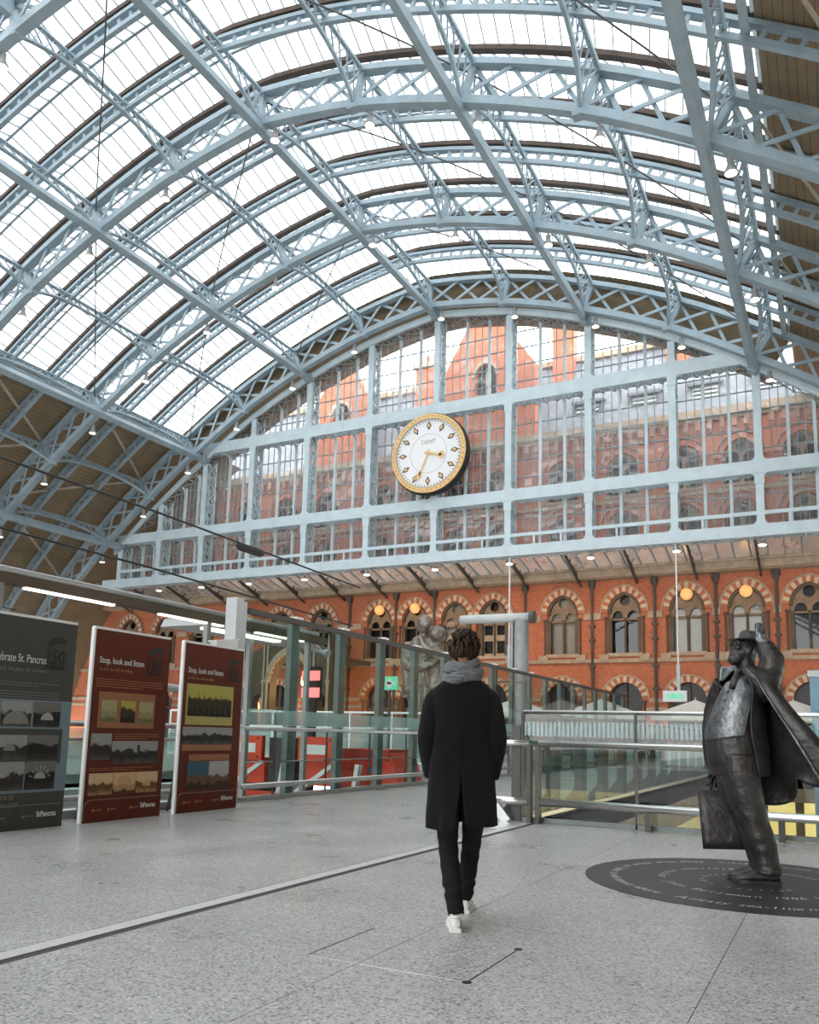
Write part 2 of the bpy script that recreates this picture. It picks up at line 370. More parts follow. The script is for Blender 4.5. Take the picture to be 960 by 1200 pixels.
# purlins along the shed
SIDE = lambda s, k: 'on the crown' if k == 0 else '%s %s of the crown' % (ORD[k - 1], 'right' if s > 0 else 'left')
BAYN = ['bay next to the clock screen', 'middle roof bay', 'near roof bay']
proto_purlin = {}
for bi in range(3):
    y1, y0 = RIBS[bi], RIBS[bi + 1]
    for s in (-1, 1):
        for k, d in enumerate(NODES):
            if (s > 0 and k == 0) or (s > 0 and k > 5): continue
            o = tag(empty('lattice_purlin', (arch(s * d, 0)[0], y0, 0)), 'latticed iron purlin of the %s, %s' % (BAYN[bi], SIDE(s, k)), 'purlin', 'lattice purlins of the roof')
            key = (s, k)
            if key not in proto_purlin:
                nrm = V((arch(s * d, 1)[0] - arch(s * d, 0)[0], 0, arch(s * d, 1)[1] - arch(s * d, 0)[1])).normalized()
                base = V((0, 0, arch(s * d, 0)[1])); tx = V((nrm.z, 0, -nrm.x))
                n = 14; L = 8.94; hi = []; lo = []; mid = 0.55 if k < 5 else 0.35
                for i in range(n + 1):
                    t = i / n; yy = 0.15 + (L - 0.3) * t
                    hi.append(base + nrm * 1.72 + V((0, yy, 0))); lo.append(base + nrm * (1.72 - mid - (1.5 - mid) * abs(2 * t - 1) ** 2.6) + V((0, yy, 0)))
                a = MB(); b = MB(); c = MB()
                a.beam(hi[0], hi[-1], 0.2, 0.11, nrm)
                for i in range(n):
                    b.beam(lo[i], lo[i + 1], 0.17, 0.11, nrm)
                    c.beam(hi[i], lo[i + 1], 0.05, 0.07, tx).beam(lo[i], hi[i + 1], 0.05, 0.07, tx)
                proto_purlin[key] = [x.mesh(nm, 'steel') for x, nm in ((a, 'top_chord'), (b, 'bottom_chord'), (c, 'lattice'))]
            for me in proto_purlin[key]: link(me.name.split('.')[0], me, o)

# long tie beams slung under the ribs, running the length of the shed into the screen
for s in (-1, 1):
    for k in (0, 2, 4, 6):
        if s > 0 and k in (0, 6): continue
        d = NODES[k] * s; x, z = arch(d, -0.12)
        o = empty('tie_beam', (x, 46, 0)); tag(o, 'long blue tie beam running along the shed under the ribs, %s' % ('at the crown' if k == 0 else '%s %s of the crown' % (ORD[k // 2 - 1], 'right' if s > 0 else 'left')), 'tie beam', 'tie beams along the shed')
        n = V((arch(d, 1)[0] - arch(d, 0)[0], 0, arch(d, 1)[1] - arch(d, 0)[1]))
        MB().beam((0, -66, z), (0, 0.0, z), 0.40, 0.30, n).build('beam', 'steel', o)
        MB().beam((0, -66, z + .19), (0, 0.0, z + .19), 0.20, 0.16, n).build('top_flange', 'steel', o)
        MB().beam((0, -0.5, z), (0, 0.1, z), 0.52, 0.5, n).build('end_socket', 'steel', o)

# thin diagonal tie rods in the glazed part, flat pale braces in the boarded part
q = 0
for bi in range(3):
    y1, y0 = RIBS[bi], RIBS[bi + 1]
    for s, k0, k1 in ((-1, 0, 2), (-1, 2, 4), (1, 0, 2), (1, 2, 4)):
        q += 1
        pts = []
        a, b = NODES[k0] * s, NODES[k1] * s
        for t in range(9):
            x, z = arch(a + (b - a) * t / 8, 1.3); pts.append((x, y0 + (y1 - y0) * t / 8, z))
        tag(MB().tube(pts, 0.035, 6).build('tie_rod', 'dark_iron'), 'thin dark diagonal rod of the %s, %s' % (BAYN[bi], {(-1, 0): 'just left of crown', (-1, 2): 'far left', (1, 0): 'just right of crown', (1, 2): 'far right'}[(s, k0)]), 'tie rod', 'diagonal tie rods of the roof')
    for s in (-1, 1):
        for k0 in (4, 5, 6):
            a, b = NODES[k0] * s, (NODES + [34])[k0 + 1] * s
            if s > 0 and k0 == 6: continue
            pts = [arch(a + (b - a) * t / 6, 1.9) for t in range(7)]
            m = MB()
            for t in range(6):
                f0, f1 = (t / 6, (t + 1) / 6) if k0 % 2 == 0 else (1 - t / 6, 1 - (t + 1) / 6)
                m.beam((pts[t][0], y0 + 8.94 * f0, pts[t][1]), (pts[t + 1][0], y0 + 8.94 * f1, pts[t + 1][1]), 0.17, 0.05, (s, 0, 1))
            tag(m.build('diagonal_brace', 'brace'), 'flat pale brace under %s boarding, %s, %s below glazing' % ('left' if s < 0 else 'right', BAYN[bi], ORD[k0 - 4]), 'brace', 'flat braces under the boarded roof')

# the ceiling itself: boarding at the sides, ridge-and-furrow glazing over the middle
ceil = tag(empty('ceiling', (XC, 0, 0)), 'arched glass and timber roof of the station hall', None, None, 'structure')
PC = Matrix.Translation((-XC, 0, 0))
def cput(mb, name, m): return MB().add(mb, PC).build(name, m, ceil)
for s in (-1, 1):
    m = MB(); ds = [GL + (36.7 - GL) * i / 24 for i in range(25)]
    for a, b in zip(ds, ds[1:]):
        p, q = arch(s * a, 2.25), arch(s * b, 2.25)
        m.quad((p[0], -66, p[1]), (q[0], -66, q[1]), (q[0], 52.3, q[1]), (p[0], 52.3, p[1]))
    tag(cput(m, 'boarding', 'boards'), 'brown timber boarding on the %s haunch' % ('left' if s < 0 else 'right'))
    m = MB(); p, q = arch(s * GL, 1.75), arch(s * GL, 2.5)
    m.beam((p[0], -66, p[1]), (p[0], 44.9, p[1]), 0.25, 0.2).beam((q[0], -66, q[1]), (q[0], 46, q[1]), 0.5, 0.25)
    cput(m, 'edge_gutter', 'steel_dim')
m = MB(); ds = [-GL + 2 * GL * i / 48 for i in range(49)]
for a, b in zip(ds, ds[1:]):
    p, q = arch(a, 2.3), arch(b, 2.3)
    m.quad((p[0], 44.9, p[1]), (q[0], 44.9, q[1]), (q[0], 46.25, q[1]), (p[0], 46.25, p[1]))
    p2, q2 = arch(a, .25), arch(b, .25)
    m.quad((p[0], 46.25, p[1]), (q[0], 46.25, q[1]), (q2[0], 46.25, q2[1]), (p2[0], 46.25, p2[1]))
    m.quad((p2[0], 46.25, p2[1]), (q2[0], 46.25, q2[1]), (q2[0], 48.5, q2[1]), (p2[0], 48.5, p2[1]))
cput(m, 'end_boarding', 'boards')
# glazing
GN = 66
gd = [-GL + 2 * GL * i / GN for i in range(GN + 1)]
cand = []; rest = MB()
ysub = [18.08 + 2.98 * i for i in range(9)]
O0, O1 = 2.42, 2.95
for y in ysub:
    g = MB(); arch_sweep(g, y, gd[::2], 2.26, 2.46, 0.32); cput(g, 'gutter', 'gutter')
    bars = MB(); arch_sweep(bars, y + 1.49, gd[::2], O1 - .02, O1 + .1, 0.12)
    for d in gd:
        a, b = arch(d, O0), arch(d, O1)
        bars.beam((a[0], y + .1, a[1]), (b[0], y + 1.49, b[1]), 0.045, 0.07).beam((a[0], y + 2.88, a[1]), (b[0], y + 1.49, b[1]), 0.045, 0.07)
    tag(cput(bars, 'glazing_bars', 'steel_dim'), None, None, None, 'stuff')
    for a, b in zip(gd, gd[1:]):
        p0, p1, q0, q1 = arch(a, O0), arch(b, O0), arch(a, O1), arch(b, O1)
        for ya, yb in ((y + .12, y + 1.47), (y + 2.86, y + 1.51)):
            quad = [(p0[0], ya, p0[1]), (p1[0], ya, p1[1]), (q1[0], yb, q1[1]), (q0[0], yb, q0[1])]
            c = sum((V(t) for t in quad), V()) / 4; px, py, z = proj(c)
            ok = z > 0 and -10 < px < 970 and -10 < py < 1210
            cand.append(((1 / z ** 2) if ok else 0, quad))
cand.sort(key=lambda t: -t[0])
for w_, quad in cand[:290]: MB().add(MB().quad(*quad), PC).build('roof_pane', 'roof_glass', ceil)
for w_, quad in cand[290:]: rest.quad(*quad)
y = 18.08
while y > -60:
    y -= 2.98
    arch_sweep(rest, y, [], 0, 0, 0) if False else None
    for a, b in zip(gd[::6], gd[6::6]):
        p0, p1, q0, q1 = arch(a, O0), arch(b, O0), arch(a, O1), arch(b, O1)
        for ya, yb in ((y + .12, y + 1.47), (y + 2.86, y + 1.51)): rest.quad((p0[0], ya, p0[1]), (p1[0], ya, p1[1]), (q1[0], yb, q1[1]), (q0[0], yb, q0[1]))
tag(cput(rest, 'roof_glazing', 'roof_glass'), None, None, None, 'stuff')
g = MB(); y = 18.08
while y > -60:
    y -= 2.98; arch_sweep(g, y, gd[::6], 2.15, 2.46, 0.6)
cput(g, 'far_gutters', 'gutter')
g = MB(); y = 18.08
while y > -55:
    y -= 8.94; arch_sweep(g, y, DXS[::2], 0, .34, .42); arch_sweep(g, y, DXS[::2], 1.6, 1.9, .46)
for s in (-1, 1):
    for d in NODES[:5]:
        p = arch(s * d, 1.3); g.beam((p[0], -60, p[1]), (p[0], 18, p[1]), .3, .7)
cput(g, 'far_framing', 'steel')

# bell floodlights hung from the ribs
def make_flood():
    o = empty('floodlight')
    MB().beam((0, 0, 0.02), (0, 0, -0.28), 0.10, 0.10).beam((-.16, 0, -.28), (.16, 0, -.28), 0.1, 0.06).build('bracket', 'lamp_grey', o)
    MB().lathe((0, 0, 0), [(0.10, -0.26), (0.13, -0.3), (0.14, -0.52), (0.20, -0.66), (0.27, -0.80), (0.27, -0.86)], 14).build('housing', 'lamp_grey', o, True)
    MB().lathe((0, 0, 0), [(0.22, -0.862), (0.23, -0.885), (0.12, -0.90)], 14).build('lens', 'lens', o)
    return o
fl = make_flood(); first = True
for ri, y in enumerate(RIBS):
    for s in (-1, 1):
        n = 0
        for k in range(0, 7):
            if s < 0 and k == 0: continue
            d = s * (NODES[k] + 0.75)
            x, z = arch(d, 0); px, py, zz = proj((x, y, z))
            if not (-20 < px < 980 and -20 < py < 760): continue
            n += 1
            o = fl if first else copy_tree(fl); first = False
            o.location = (x, y + 0.1, z); o.scale = (.85, .85, .85)
            tag(o, 'bell floodlight, %s %s of crown, on %s' % (ORD[n - 1], 'right' if s > 0 else 'left', RIBNAME[ri]), 'floodlight', 'floodlights under the roof ribs')

# ================================================================ END SCREEN WITH THE CLOCK
YS, YB = 46.0, 47.05                        # front and back faces of the screen
ZB0, ZB1, ZT2, ZT3 = 11.9, 12.55, 15.7, 22.0
scr = tag(empty('wall_screen', (XC, YS, 0)), 'pale blue iron grid of the glazed end screen', None, None, 'structure')
PS = Matrix.Translation((-XC, -YS, 0))
def sput(mb, name, m='steel_lit', par=scr): return MB().add(mb, PS).build(name, m, par)
MN = [-27.4, -23.4, -19.2, -14.8, -10, -5, 0, 5, 10, 14.8, 19.2, 23.4, 27.4]
def ztop(dx): return arch(dx, 0)[1] - 0.15
def xlat(mb, a, b, c, d, n, w=0.07):
    """X lattice filling the strip between edge a-b and edge c-d"""
    a, b, c, d = V(a), V(b), V(c), V(d)
    for i in range(n):
        p, q = a.lerp(b, i / n), a.lerp(b, (i + 1) / n); r, t = c.lerp(d, i / n), c.lerp(d, (i + 1) / n)
        nn = (b - a).cross(c - a)
        mb.beam(p, t, w, 0.05, nn).beam(q, r, w, 0.05, nn).beam(p, r, w, 0.05, nn)
    return mb
for dx in MN:
    x = XC + dx; zt = ztop(dx) if abs(dx) < 27 else ZT2 - 0.2
    m = MB().box(x - .20, x + .20, YS, YS + .14, ZB1 - .1, zt).box(x - .15, x + .15, YB, YB + .14, ZB1 - .1, zt + .4)
    for zc in ([ZT2] + ([ZT3] if abs(dx) < 19 else [])):      # collars below the transoms
        m.box(x - .25, x + .25, YS - .03, YS + .1, zc - .95, zc - .40)
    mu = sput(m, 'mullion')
    n = max(3, int((zt - ZB1) / 1.0)); l = MB()
    for e in (-.15, .15): xlat(l, (x + e, YS + .1, ZB1), (x + e, YS + .1, zt), (x + e, YB, ZB1), (x + e, YB, zt), n)
    l.box(x - .05, x + .05, YS + .45, YS + .62, ZB1, zt)
    MB().add(l, PS).build('side_lattice', 'steel_lit', mu)
def fillet(mb, x, z, sx, sz, r=0.34):
    """rounded gusset in the corner (x, z), filling towards sx, sz"""
    pts = [(x, z)] + [(x + sx * (r - r * math.sin(a)), z + sz * (r - r * math.cos(a))) for a in [PI / 2 * i / 5 for i in range(6)]]
    n = len(mb.v)
    for yy in (YS + .01, YS + .12): mb.v += [(p[0], yy, p[1]) for p in pts]
    k = len(pts); mb.f += [tuple(n + i for i in range(k)), tuple(n + k + i for i in reversed(range(k)))]
    for i in range(k): mb.f.append((n + i, n + (i + 1) % k, n + k + (i + 1) % k, n + k + i))
for nm, zc, hh, lim in (('transom', ZT2, .36, 27.4), ('transom', ZT3, .40, 19.2)):
    x0, x1 = XC - lim, XC + lim
    m = MB().box(x0 - .3, x1 + .3, YS - .04, YS + .10, zc - hh, zc + hh).box(x0, x1, YB - .02, YB + .12, zc - .2, zc + .2)
    for dx in MN:
        if abs(dx) > lim + .1: continue
        x = XC + dx
        for sx in (-1, 1):
            if abs(dx + sx * .5) > lim: continue
            fillet(m, x + sx * .19, zc - hh + .01, sx, -1)
            if ztop(dx) > zc + 1.0 and abs(dx) < 27: fillet(m, x + sx * .19, zc + hh - .01, sx, 1)
    t = sput(m, nm); l = MB()
    for zz in (zc - .3,):
        for a, b in zip(MN, MN[1:]):
            if abs(a) > lim + .1 or abs(b) > lim + .1: continue
            xlat(l, (XC + a, YS + .1, zz), (XC + b, YS + .1, zz), (XC + a, YB, zz), (XC + b, YB, zz), 7, 0.1)
            for i in range(7):                       # little rings between the diagonals
                cx = XC + a + (b - a) * (i + .5) / 7; r = 0.2
                ring = [(cx + r * math.cos(2 * PI * k / 10), YS + .55 + r * math.sin(2 * PI * k / 10), zz) for k in range(11)]
                l.tube(ring, 0.045, 5)
    MB().add(l, PS).build('soffit_lattice', 'steel_lit', t)
# bottom beam and low rail
m = MB().box(XC - 29, XC + 29, YS - .06, YS + .10, ZB0, ZB1).box(XC - 29, XC + 29, YB, YB + .12, ZB0 + .1, ZB1)
for dx in MN:
    for sx in (-1, 1):
        if abs(dx + sx * .5) < 27.4: fillet(m, XC + dx + sx * .19, ZB1 - .01, sx, 1)
bb = sput(m, 'bottom_beam'); l = MB()
for a, b in zip(MN, MN[1:]): xlat(l, (XC + a, YS + .1, ZB0 + .05), (XC + b, YS + .1, ZB0 + .05), (XC + a, YB, ZB0 + .05), (XC + b, YB, ZB0 + .05), 6, 0.1)
MB().add(l, PS).build('soffit_lattice', 'steel_lit', bb)
m = MB()
for a, b in zip(MN, MN[1:]):
    m.box(XC + a + .2, XC + b - .2, YS + .02, YS + .16, 13.08, 13.28)
    for t in (1, 2): m.box(XC + a + (b - a) * t / 3 - .06, XC + a + (b - a) * t / 3 + .06, YS + .04, YS + .12, ZB1 - .02, 13.1)
sput(m, 'low_rail')
# curved head beam following the arch
hd = MB(); ds = [-28 + 56 * i / 56 for i in range(57)]
rs = []
for d in ds:
    x = XC + d; z = ztop(d) + .05
    rs.append([(x, YS - .05, z), (x, YS + .15, z), (x, YS + .15, z + .42), (x, YS - .05, z + .42)])
hd.rings(rs); h = sput(hd, 'head_beam'); l = MB()
for a, b in zip(ds[::2], ds[2::2]):
    za, zb = ztop(a) + .1, ztop(b) + .1
    xlat(l, (XC + a, YS + .1, za), (XC + b, YS + .1, zb), (XC + a, YB, za), (XC + b, YB, zb), 2, 0.08)
MB().add(l, PS).build('soffit_lattice', 'steel_dim', h)

# the glazed cells
pane_cache = {}
def cell(a, b, z0, z1, idx, rowname):
    """one opening of the screen between mullions a and b; the head may be cut by the arch"""
    xa, xb = XC + a + .16, XC + b - .16; W = xb - xa
    lim = lambda x: min(z1, ztop(x - XC) + .35)
    zmax = max(lim(xa + W * t / 6) for t in range(7))
    if zmax < z0 + .5: return
    o = tag(empty('window_%d' % idx, (xa, YB, z0)), '%s window of the end screen, %s bay from the left' % (rowname, ORD[min(MN.index(a), 19)]), None, None, 'structure')
    Q = Matrix.Translation((-xa, -YB, -z0)); ncol, rh = 9, 1.12
    nrow = max(1, math.ceil((zmax - z0) / rh - .15)); rh = (z1 - z0) / nrow if zmax == z1 and min(lim(xa), lim(xb)) == z1 else rh
    for t in (1, 2):
        x = xa + W * t / 3; zt = lim(x)
        if zt > z0 + .4:
            mm = MB().box(x - .085, x + .085, YB - .04, YB + .14, z0, zt)
            for i in range(4):                         # head bracket curling towards the front
                q0 = (i / 4) * PI / 2; q1 = ((i + 1) / 4) * PI / 2; R = .45
                if zt > z0 + 1.2: mm.beam((x, YB - R + R * math.cos(q0), zt - R + R * math.sin(q0) - .05), (x, YB - R + R * math.cos(q1), zt - R + R * math.sin(q1) - .05), .12, .12, (1, 0, 0))
            MB().add(mm, Q).build('sub_mullion', 'steel_lit', o)
    bars = MB()
    for c in range(1, ncol):
        if c % 3 == 0: continue
        x = xa + W * c / ncol; zt = lim(x)
        if zt > z0 + .1: bars.box(x - .022, x + .022, YB + .02, YB + .08, z0, zt)
    for r in range(1, nrow + 1):
        z = z0 + rh * r
        if z > zmax - .05: continue
        x0, x1 = xa, xb
        while lim(x0) < z and x0 < xb: x0 += .1
        while lim(x1) < z and x1 > xa: x1 -= .1
        if x1 > x0: bars.box(x0, x1, YB + .01, YB + .09, z - .03, z + .03)
    MB().add(bars, Q).build('glazing_bars', 'steel_dim', o)
    for c in range(ncol):
        x0, x1 = xa + W * c / ncol + .022, xa + W * (c + 1) / ncol - .022
        for r in range(nrow):
            p, q = z0 + rh * r + .03, z0 + rh * (r + 1) - .03
            ta, tb = min(q, lim(x0)), min(q, lim(x1))
            if ta <= p + .02 and tb <= p + .02: continue
            ta, tb = max(ta, p), max(tb, p)
            key = (round(x1 - x0, 3), round(ta - p, 3), round(tb - p, 3))
            if key not in pane_cache: pane_cache[key] = MB().quad((0, 0, 0), (key[0], 0, 0), (key[0], 0, key[2]), (0, 0, key[1])).mesh('pane', 'screen_glass')
            pn = link('pane', pane_cache[key], o); pn.location = (x0 - xa, .05, p - z0); pn.rotation_euler = (random.gauss(0, .007), 0, random.gauss(0, .007))
idx = 0
for a, b in zip(MN, MN[1:]):
    for (z0, z1, rn) in ((ZB1, ZT2 - .25, 'bottom row'), (ZT2 + .25, ZT3 - .3, 'middle row'), (ZT3 + .3, 99, 'top row')):
        if rn == 'top row' and (a < -19.3 or b > 19.3): continue
        if rn == 'middle row' and (a < -23.5 or b > 23.5): continue
        idx += 1; cell(a, b, z0, z1, idx, rn)

# clock
ck = tag(empty('station_clock', (XC - .08, 45.35, 18.84)), 'huge round white station clock with gilded rim hung on the blue screen', 'clock')
def ring_y(r0, r1, y0, y1, n=72):
    m = MB(); rs = []
    for k in range(n):
        a = 2 * PI * k / n; c, s = math.cos(a), math.sin(a)
        rs.append([(r0 * c, y0, r0 * s), (r1 * c, y0, r1 * s), (r1 * c, y1, r1 * s), (r0 * c, y1, r0 * s)])
    return m.rings(rs, closed=True)
MB().lathe((0, 0, 0), [(2.62, .55), (2.68, .35), (2.68, -.04), (2.6, -.10)], 72, 'y').build('case', 'black', ck, True)
ring_y(2.28, 2.60, -.20, .0).build('gilt_rim', 'gold', ck)
ring_y(2.24, 2.29, -.22, .0).build('inner_bezel', 'brace', ck)
MB().lathe((0, 0, 0), [(2.27, 0), (2.27, -.12)], 72, 'y').build('dial', 'clock_white', ck)
m = MB()
for k in range(48): 
    a = 2 * PI * k / 48; m.lathe((2.44 * math.sin(a), -.21, 2.44 * math.cos(a)), [(.035, .02), (.035, -.015)], 6, 'y')
tag(m.build('rim_studs', 'dark_iron', ck), None, None, None, 'stuff')
m = MB()
for k in range(60):
    a = 2 * PI * k / 60; s, c = math.sin(a), math.cos(a); m.beam((2.08 * s, -.13, 2.08 * c), (2.19 * s, -.13, 2.19 * c), .035, .02, (0, 1, 0))
tag(m.build('minute_ticks', 'dark_iron', ck), None, None, None, 'stuff')
for k in range(12):
    a = 2 * PI * k / 12; M = Matrix.Rotation(a, 4, 'Y')
    def dia(r, w, h, y): 
        return MB().add(MB().quad((0, y, r - h), (w, y, r), (0, y, r + h), (-w, y, r)).quad((-w, y + .02, r), (0, y + .02, r + h), (w, y + .02, r), (0, y + .02, r - h)), M)
    mk = dia(1.83, .17, .30, -.145).build('hour_marker', 'black', ck); dia(1.83, .11, .17, -.155).build('gilt_lozenge', 'gold', mk)
ring_y(1.27, 1.29, -.128, -.118).build('dial_line', 'brace', ck)
t = MB().add(text_mb('DENT', .40, 0.004, 'CENTER'), Matrix.Translation((0, -.135, .62)) @ Matrix.Rotation(PI / 2, 4, 'X')).build('maker_lettering', 'brace', ck)
def hand(ang, L, w, name):
    m = MB(); M = Matrix.Rotation(ang, 4, 'Y'); b = MB()
    b.beam((0, -.19, -.25), (0, -.19, L * .8), w, .03, (0, 1, 0))
    b.quad((-w * 1.5, -.205, L * .72), (0, -.205, L * .62), (w * 1.5, -.205, L * .72), (w * 1.9, -.205, L * .82), (0, -.205, L), (-w * 1.9, -.205, L * .82))
    m.add(b, M).build(name, 'gold', ck)
hand(math.radians(104), 1.25, .15, 'hour_hand'); hand(math.radians(203), 1.95, .09, 'minute_hand')
MB().lathe((0, 0, 0), [(.14, -.16), (.14, -.24), (.05, -.26)], 16, 'y').build('hub', 'gold', ck)

# ================================================================ HOTEL FRONT BEHIND THE SCREEN
YF = 52.0
CX = [-54.2, -50.2, -46.2, -42.2, -38.2, -34.4, -29.39, -26.47, -23.36, -20.51, -15.66, -11.65, -7.85, -4.47, -1.11, 2.7, 6.6, 10.5]
XL, XR = -62.0, 16.0
holes = []
for cx in CX:
    holes += [gothic(cx, 6.45, 9.1, 1.05), gothic(cx, 0.02, 3.62, 1.02, 1.0001), gothic(cx, 12.9, 14.55, 1.05, 1.15), gothic(cx, 16.7, 18.35, 1.05, 1.15)]
top = [(XL, 0), (XR, 0), (XR, 21.6), (-17.6, 21.6), (-17.6, 27.0), (-19.0, 29.0), (-21.3, 33.5), (-23.6, 29.0), (-24.6, 27.2), (-24.6, 21.6), (-30.6, 21.6), (-30.6, 26.0), (-33.4, 31.0), (-36.2, 26.0), (-36.2, 21.6), (XL, 21.6)]
wall = plate([top] + [list(reversed(h)) for h in holes] + [list(reversed(gothic(-21.3, 25.0, 26.6, 0.8))), list(reversed(gothic(-33.4, 24.0, 25.8, 0.8)))], YF, 0.7).build('wall_hotel', 'brick', None, False, True)
tag(wall, 'red brick gothic front of the hotel behind the screen', None, None, 'structure')
def wput(mb, name, m): 
    return mb.build(name, m, wall)
# stone bands
def bands(z0, z1, proud, skip, name):
    m = MB(); x = XL
    for cx in CX + [XR + skip]:
        e = cx - skip
        if e > x: m.box(x, min(e, XR), YF - proud, YF + .05, z0, z1)
        x = cx + skip
    return wput(m, name, 'stone')
bands(8.66, 9.08, .14, 1.46, 'string_course')
wput(MB().box(XL, XR, YF - .16, YF + .05, 5.90, 6.13), 'sill_course', 'stone')
bands(3.42, 3.66, .12, 1.46, 'impost_course')
bands(2.9, 3.12, .08, 1.3, 'lower_band')
wput(MB().box(XL, XR, YF - .12, YF + .05, 16.2, 16.45), 'upper_band', 'stone')
wput(MB().box(XL, XR, YF - .35, YF + .05, 21.05, 21.6).box(XL, XR, YF - .2, YF + .05, 20.85, 21.06), 'cornice', 'stone')
m = MB()
for i in range(110):
    x = XL + .5 + i * .7
    m.box(x - .14, x + .14, YF - .28, YF + .02, 20.3, 20.86).box(x - .14, x + .14, YF - .16, YF + .02, 20.05, 20.3)
tag(wput(m, 'corbels', 'stone_red'), None, None, None, 'stuff')
m = MB().beam((XC - 40, YF + .1, 21.5), (XR, YF + .1, 21.5), .5, .3)
wput(m, 'eaves', 'stone')

# window kinds, built once at the origin and copied
def ring_gothic(cx, zs, w0, w1, k0, k1, y0, depth, n=10):
    o = gothic(cx, zs, zs, w1, k1, n)[1:]; i = gothic(cx, zs, zs, w0, k0, n)[1:]
    o = [p for p in o]; i = [p for p in i]
    lp = [(cx + w0, zs), (cx + w1, zs)] + o[1:] + [(cx - w1, zs), (cx - w0, zs)] + list(reversed(i[1:]))
    return plate([lp], y0, depth)
def voussoirs(cx, zs, w0, w1, k0, k1, y0, depth, nblk=9):
    """cream stones set between the brick ones of an arch ring"""
    n = nblk * 2 - 1 + 1
    def pt(w, k, t):
        R = w * k; a = math.acos((R - w) / R); s = 1 if t < .5 else -1; u = t * 2 if t < .5 else (1 - t) * 2
        return (cx + s * (w - R + R * math.cos(a * u)), zs + R * math.sin(a * u))
    m = MB(); N = 2 * nblk + 1
    for i in range(nblk):
        t0, t1 = (2 * i + 1) / N, (2 * i + 2) / N
        if t0 < .5 < t1: ts = [t0, .4999, .5001, t1]
        else: ts = [t0, (t0 + t1) / 2, t1]
        lp = [pt(w0, k0, t) for t in ts] + [pt(w1, k1, t) for t in reversed(ts)]
        k = len(lp); b = len(m.v)
        for yy in (y0, y0 + depth): m.v += [(p[0], yy, p[1]) for p in lp]
        m.f += [tuple(b + j for j in range(k)), tuple(b + k + j for j in reversed(range(k)))]
        for j in range(k): m.f.append((b + j, b + (j + 1) % k, b + k + (j + 1) % k, b + k + j))
    return m
def circle(cx, cz, r, n=14): return [(cx + r * math.cos(2 * PI * k / n), cz + r * math.sin(2 * PI * k / n)) for k in range(n)]
def make_lower():
    o = empty('window_proto')
    ring_gothic(0, 9.1, 1.05, 1.42, 1.25, 1.2, -.10, .2).build('arch_ring', 'brick', o, False, True)
    tag(voussoirs(0, 9.1, 1.06, 1.41, 1.25, 1.2, -.125, .1).build('voussoirs', 'cream_stone', o, False, True), kind='stuff')
    ring_gothic(0, 9.1, 1.42, 1.53, 1.2, 1.18, -.16, .2).build('hood_mould', 'stone', o, False, True)
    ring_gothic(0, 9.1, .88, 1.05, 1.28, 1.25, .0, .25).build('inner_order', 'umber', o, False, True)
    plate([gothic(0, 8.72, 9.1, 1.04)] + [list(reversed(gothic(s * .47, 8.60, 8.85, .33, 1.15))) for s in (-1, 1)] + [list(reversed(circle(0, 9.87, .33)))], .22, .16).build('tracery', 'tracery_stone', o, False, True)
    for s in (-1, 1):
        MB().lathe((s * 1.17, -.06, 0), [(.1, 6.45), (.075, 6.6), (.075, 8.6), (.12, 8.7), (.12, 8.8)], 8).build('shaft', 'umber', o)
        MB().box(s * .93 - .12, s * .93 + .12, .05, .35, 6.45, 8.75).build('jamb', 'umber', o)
        MB().box(s * 1.27 - .30, s * 1.27 + .30, -.24, .02, 6.0, 6.42).build('sill_block', 'stone', o)
    MB().lathe((0, .28, 0), [(.10, 6.55), (.075, 6.7), (.075, 8.55), (.12, 8.66), (.12, 8.75)], 8).build('centre_shaft', 'umber', o)
    MB().box(-1.15, 1.15, -.10, .5, 6.28, 6.50).build('sill', 'stone', o)
    return o
def glaze(o, m, z0=6.5, z1=10.6, w=1.05):
    MB().box(-w, w, .55, .6, z0, z1).build('backing', m, o)
    MB().quad((-.92, .5, z0), (.92, .5, z0), (.92, .5, z1 - .1), (-.92, .5, z1 - .1)).build('pane', 'window_glass', o)
def make_upper(zo, zs):
    o = empty('window_proto')
    ring_gothic(0, zs, 1.05, 1.36, 1.15, 1.13, -.08, .2).build('arch_ring', 'brick', o, False, True)
    ring_gothic(0, zs, 1.42, 1.55, 1.13, 1.12, -.14, .2).build('hood_mould', 'stone_red', o, False, True)
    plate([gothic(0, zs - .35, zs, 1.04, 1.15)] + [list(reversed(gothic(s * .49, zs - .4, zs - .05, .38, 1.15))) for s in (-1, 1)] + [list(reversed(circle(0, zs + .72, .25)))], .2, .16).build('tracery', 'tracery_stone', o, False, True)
    MB().box(-.09, .09, .2, .36, zo, zs - .3).build('mullion', 'stone', o)
    MB().box(-1.2, 1.2, -.1, .4, zo - .18, zo + .02).build('sill', 'stone', o)
    MB().box(-1.05, 1.05, .5, .55, zo, zs + 1.3).build('pane', 'win_dark', o)
    return o
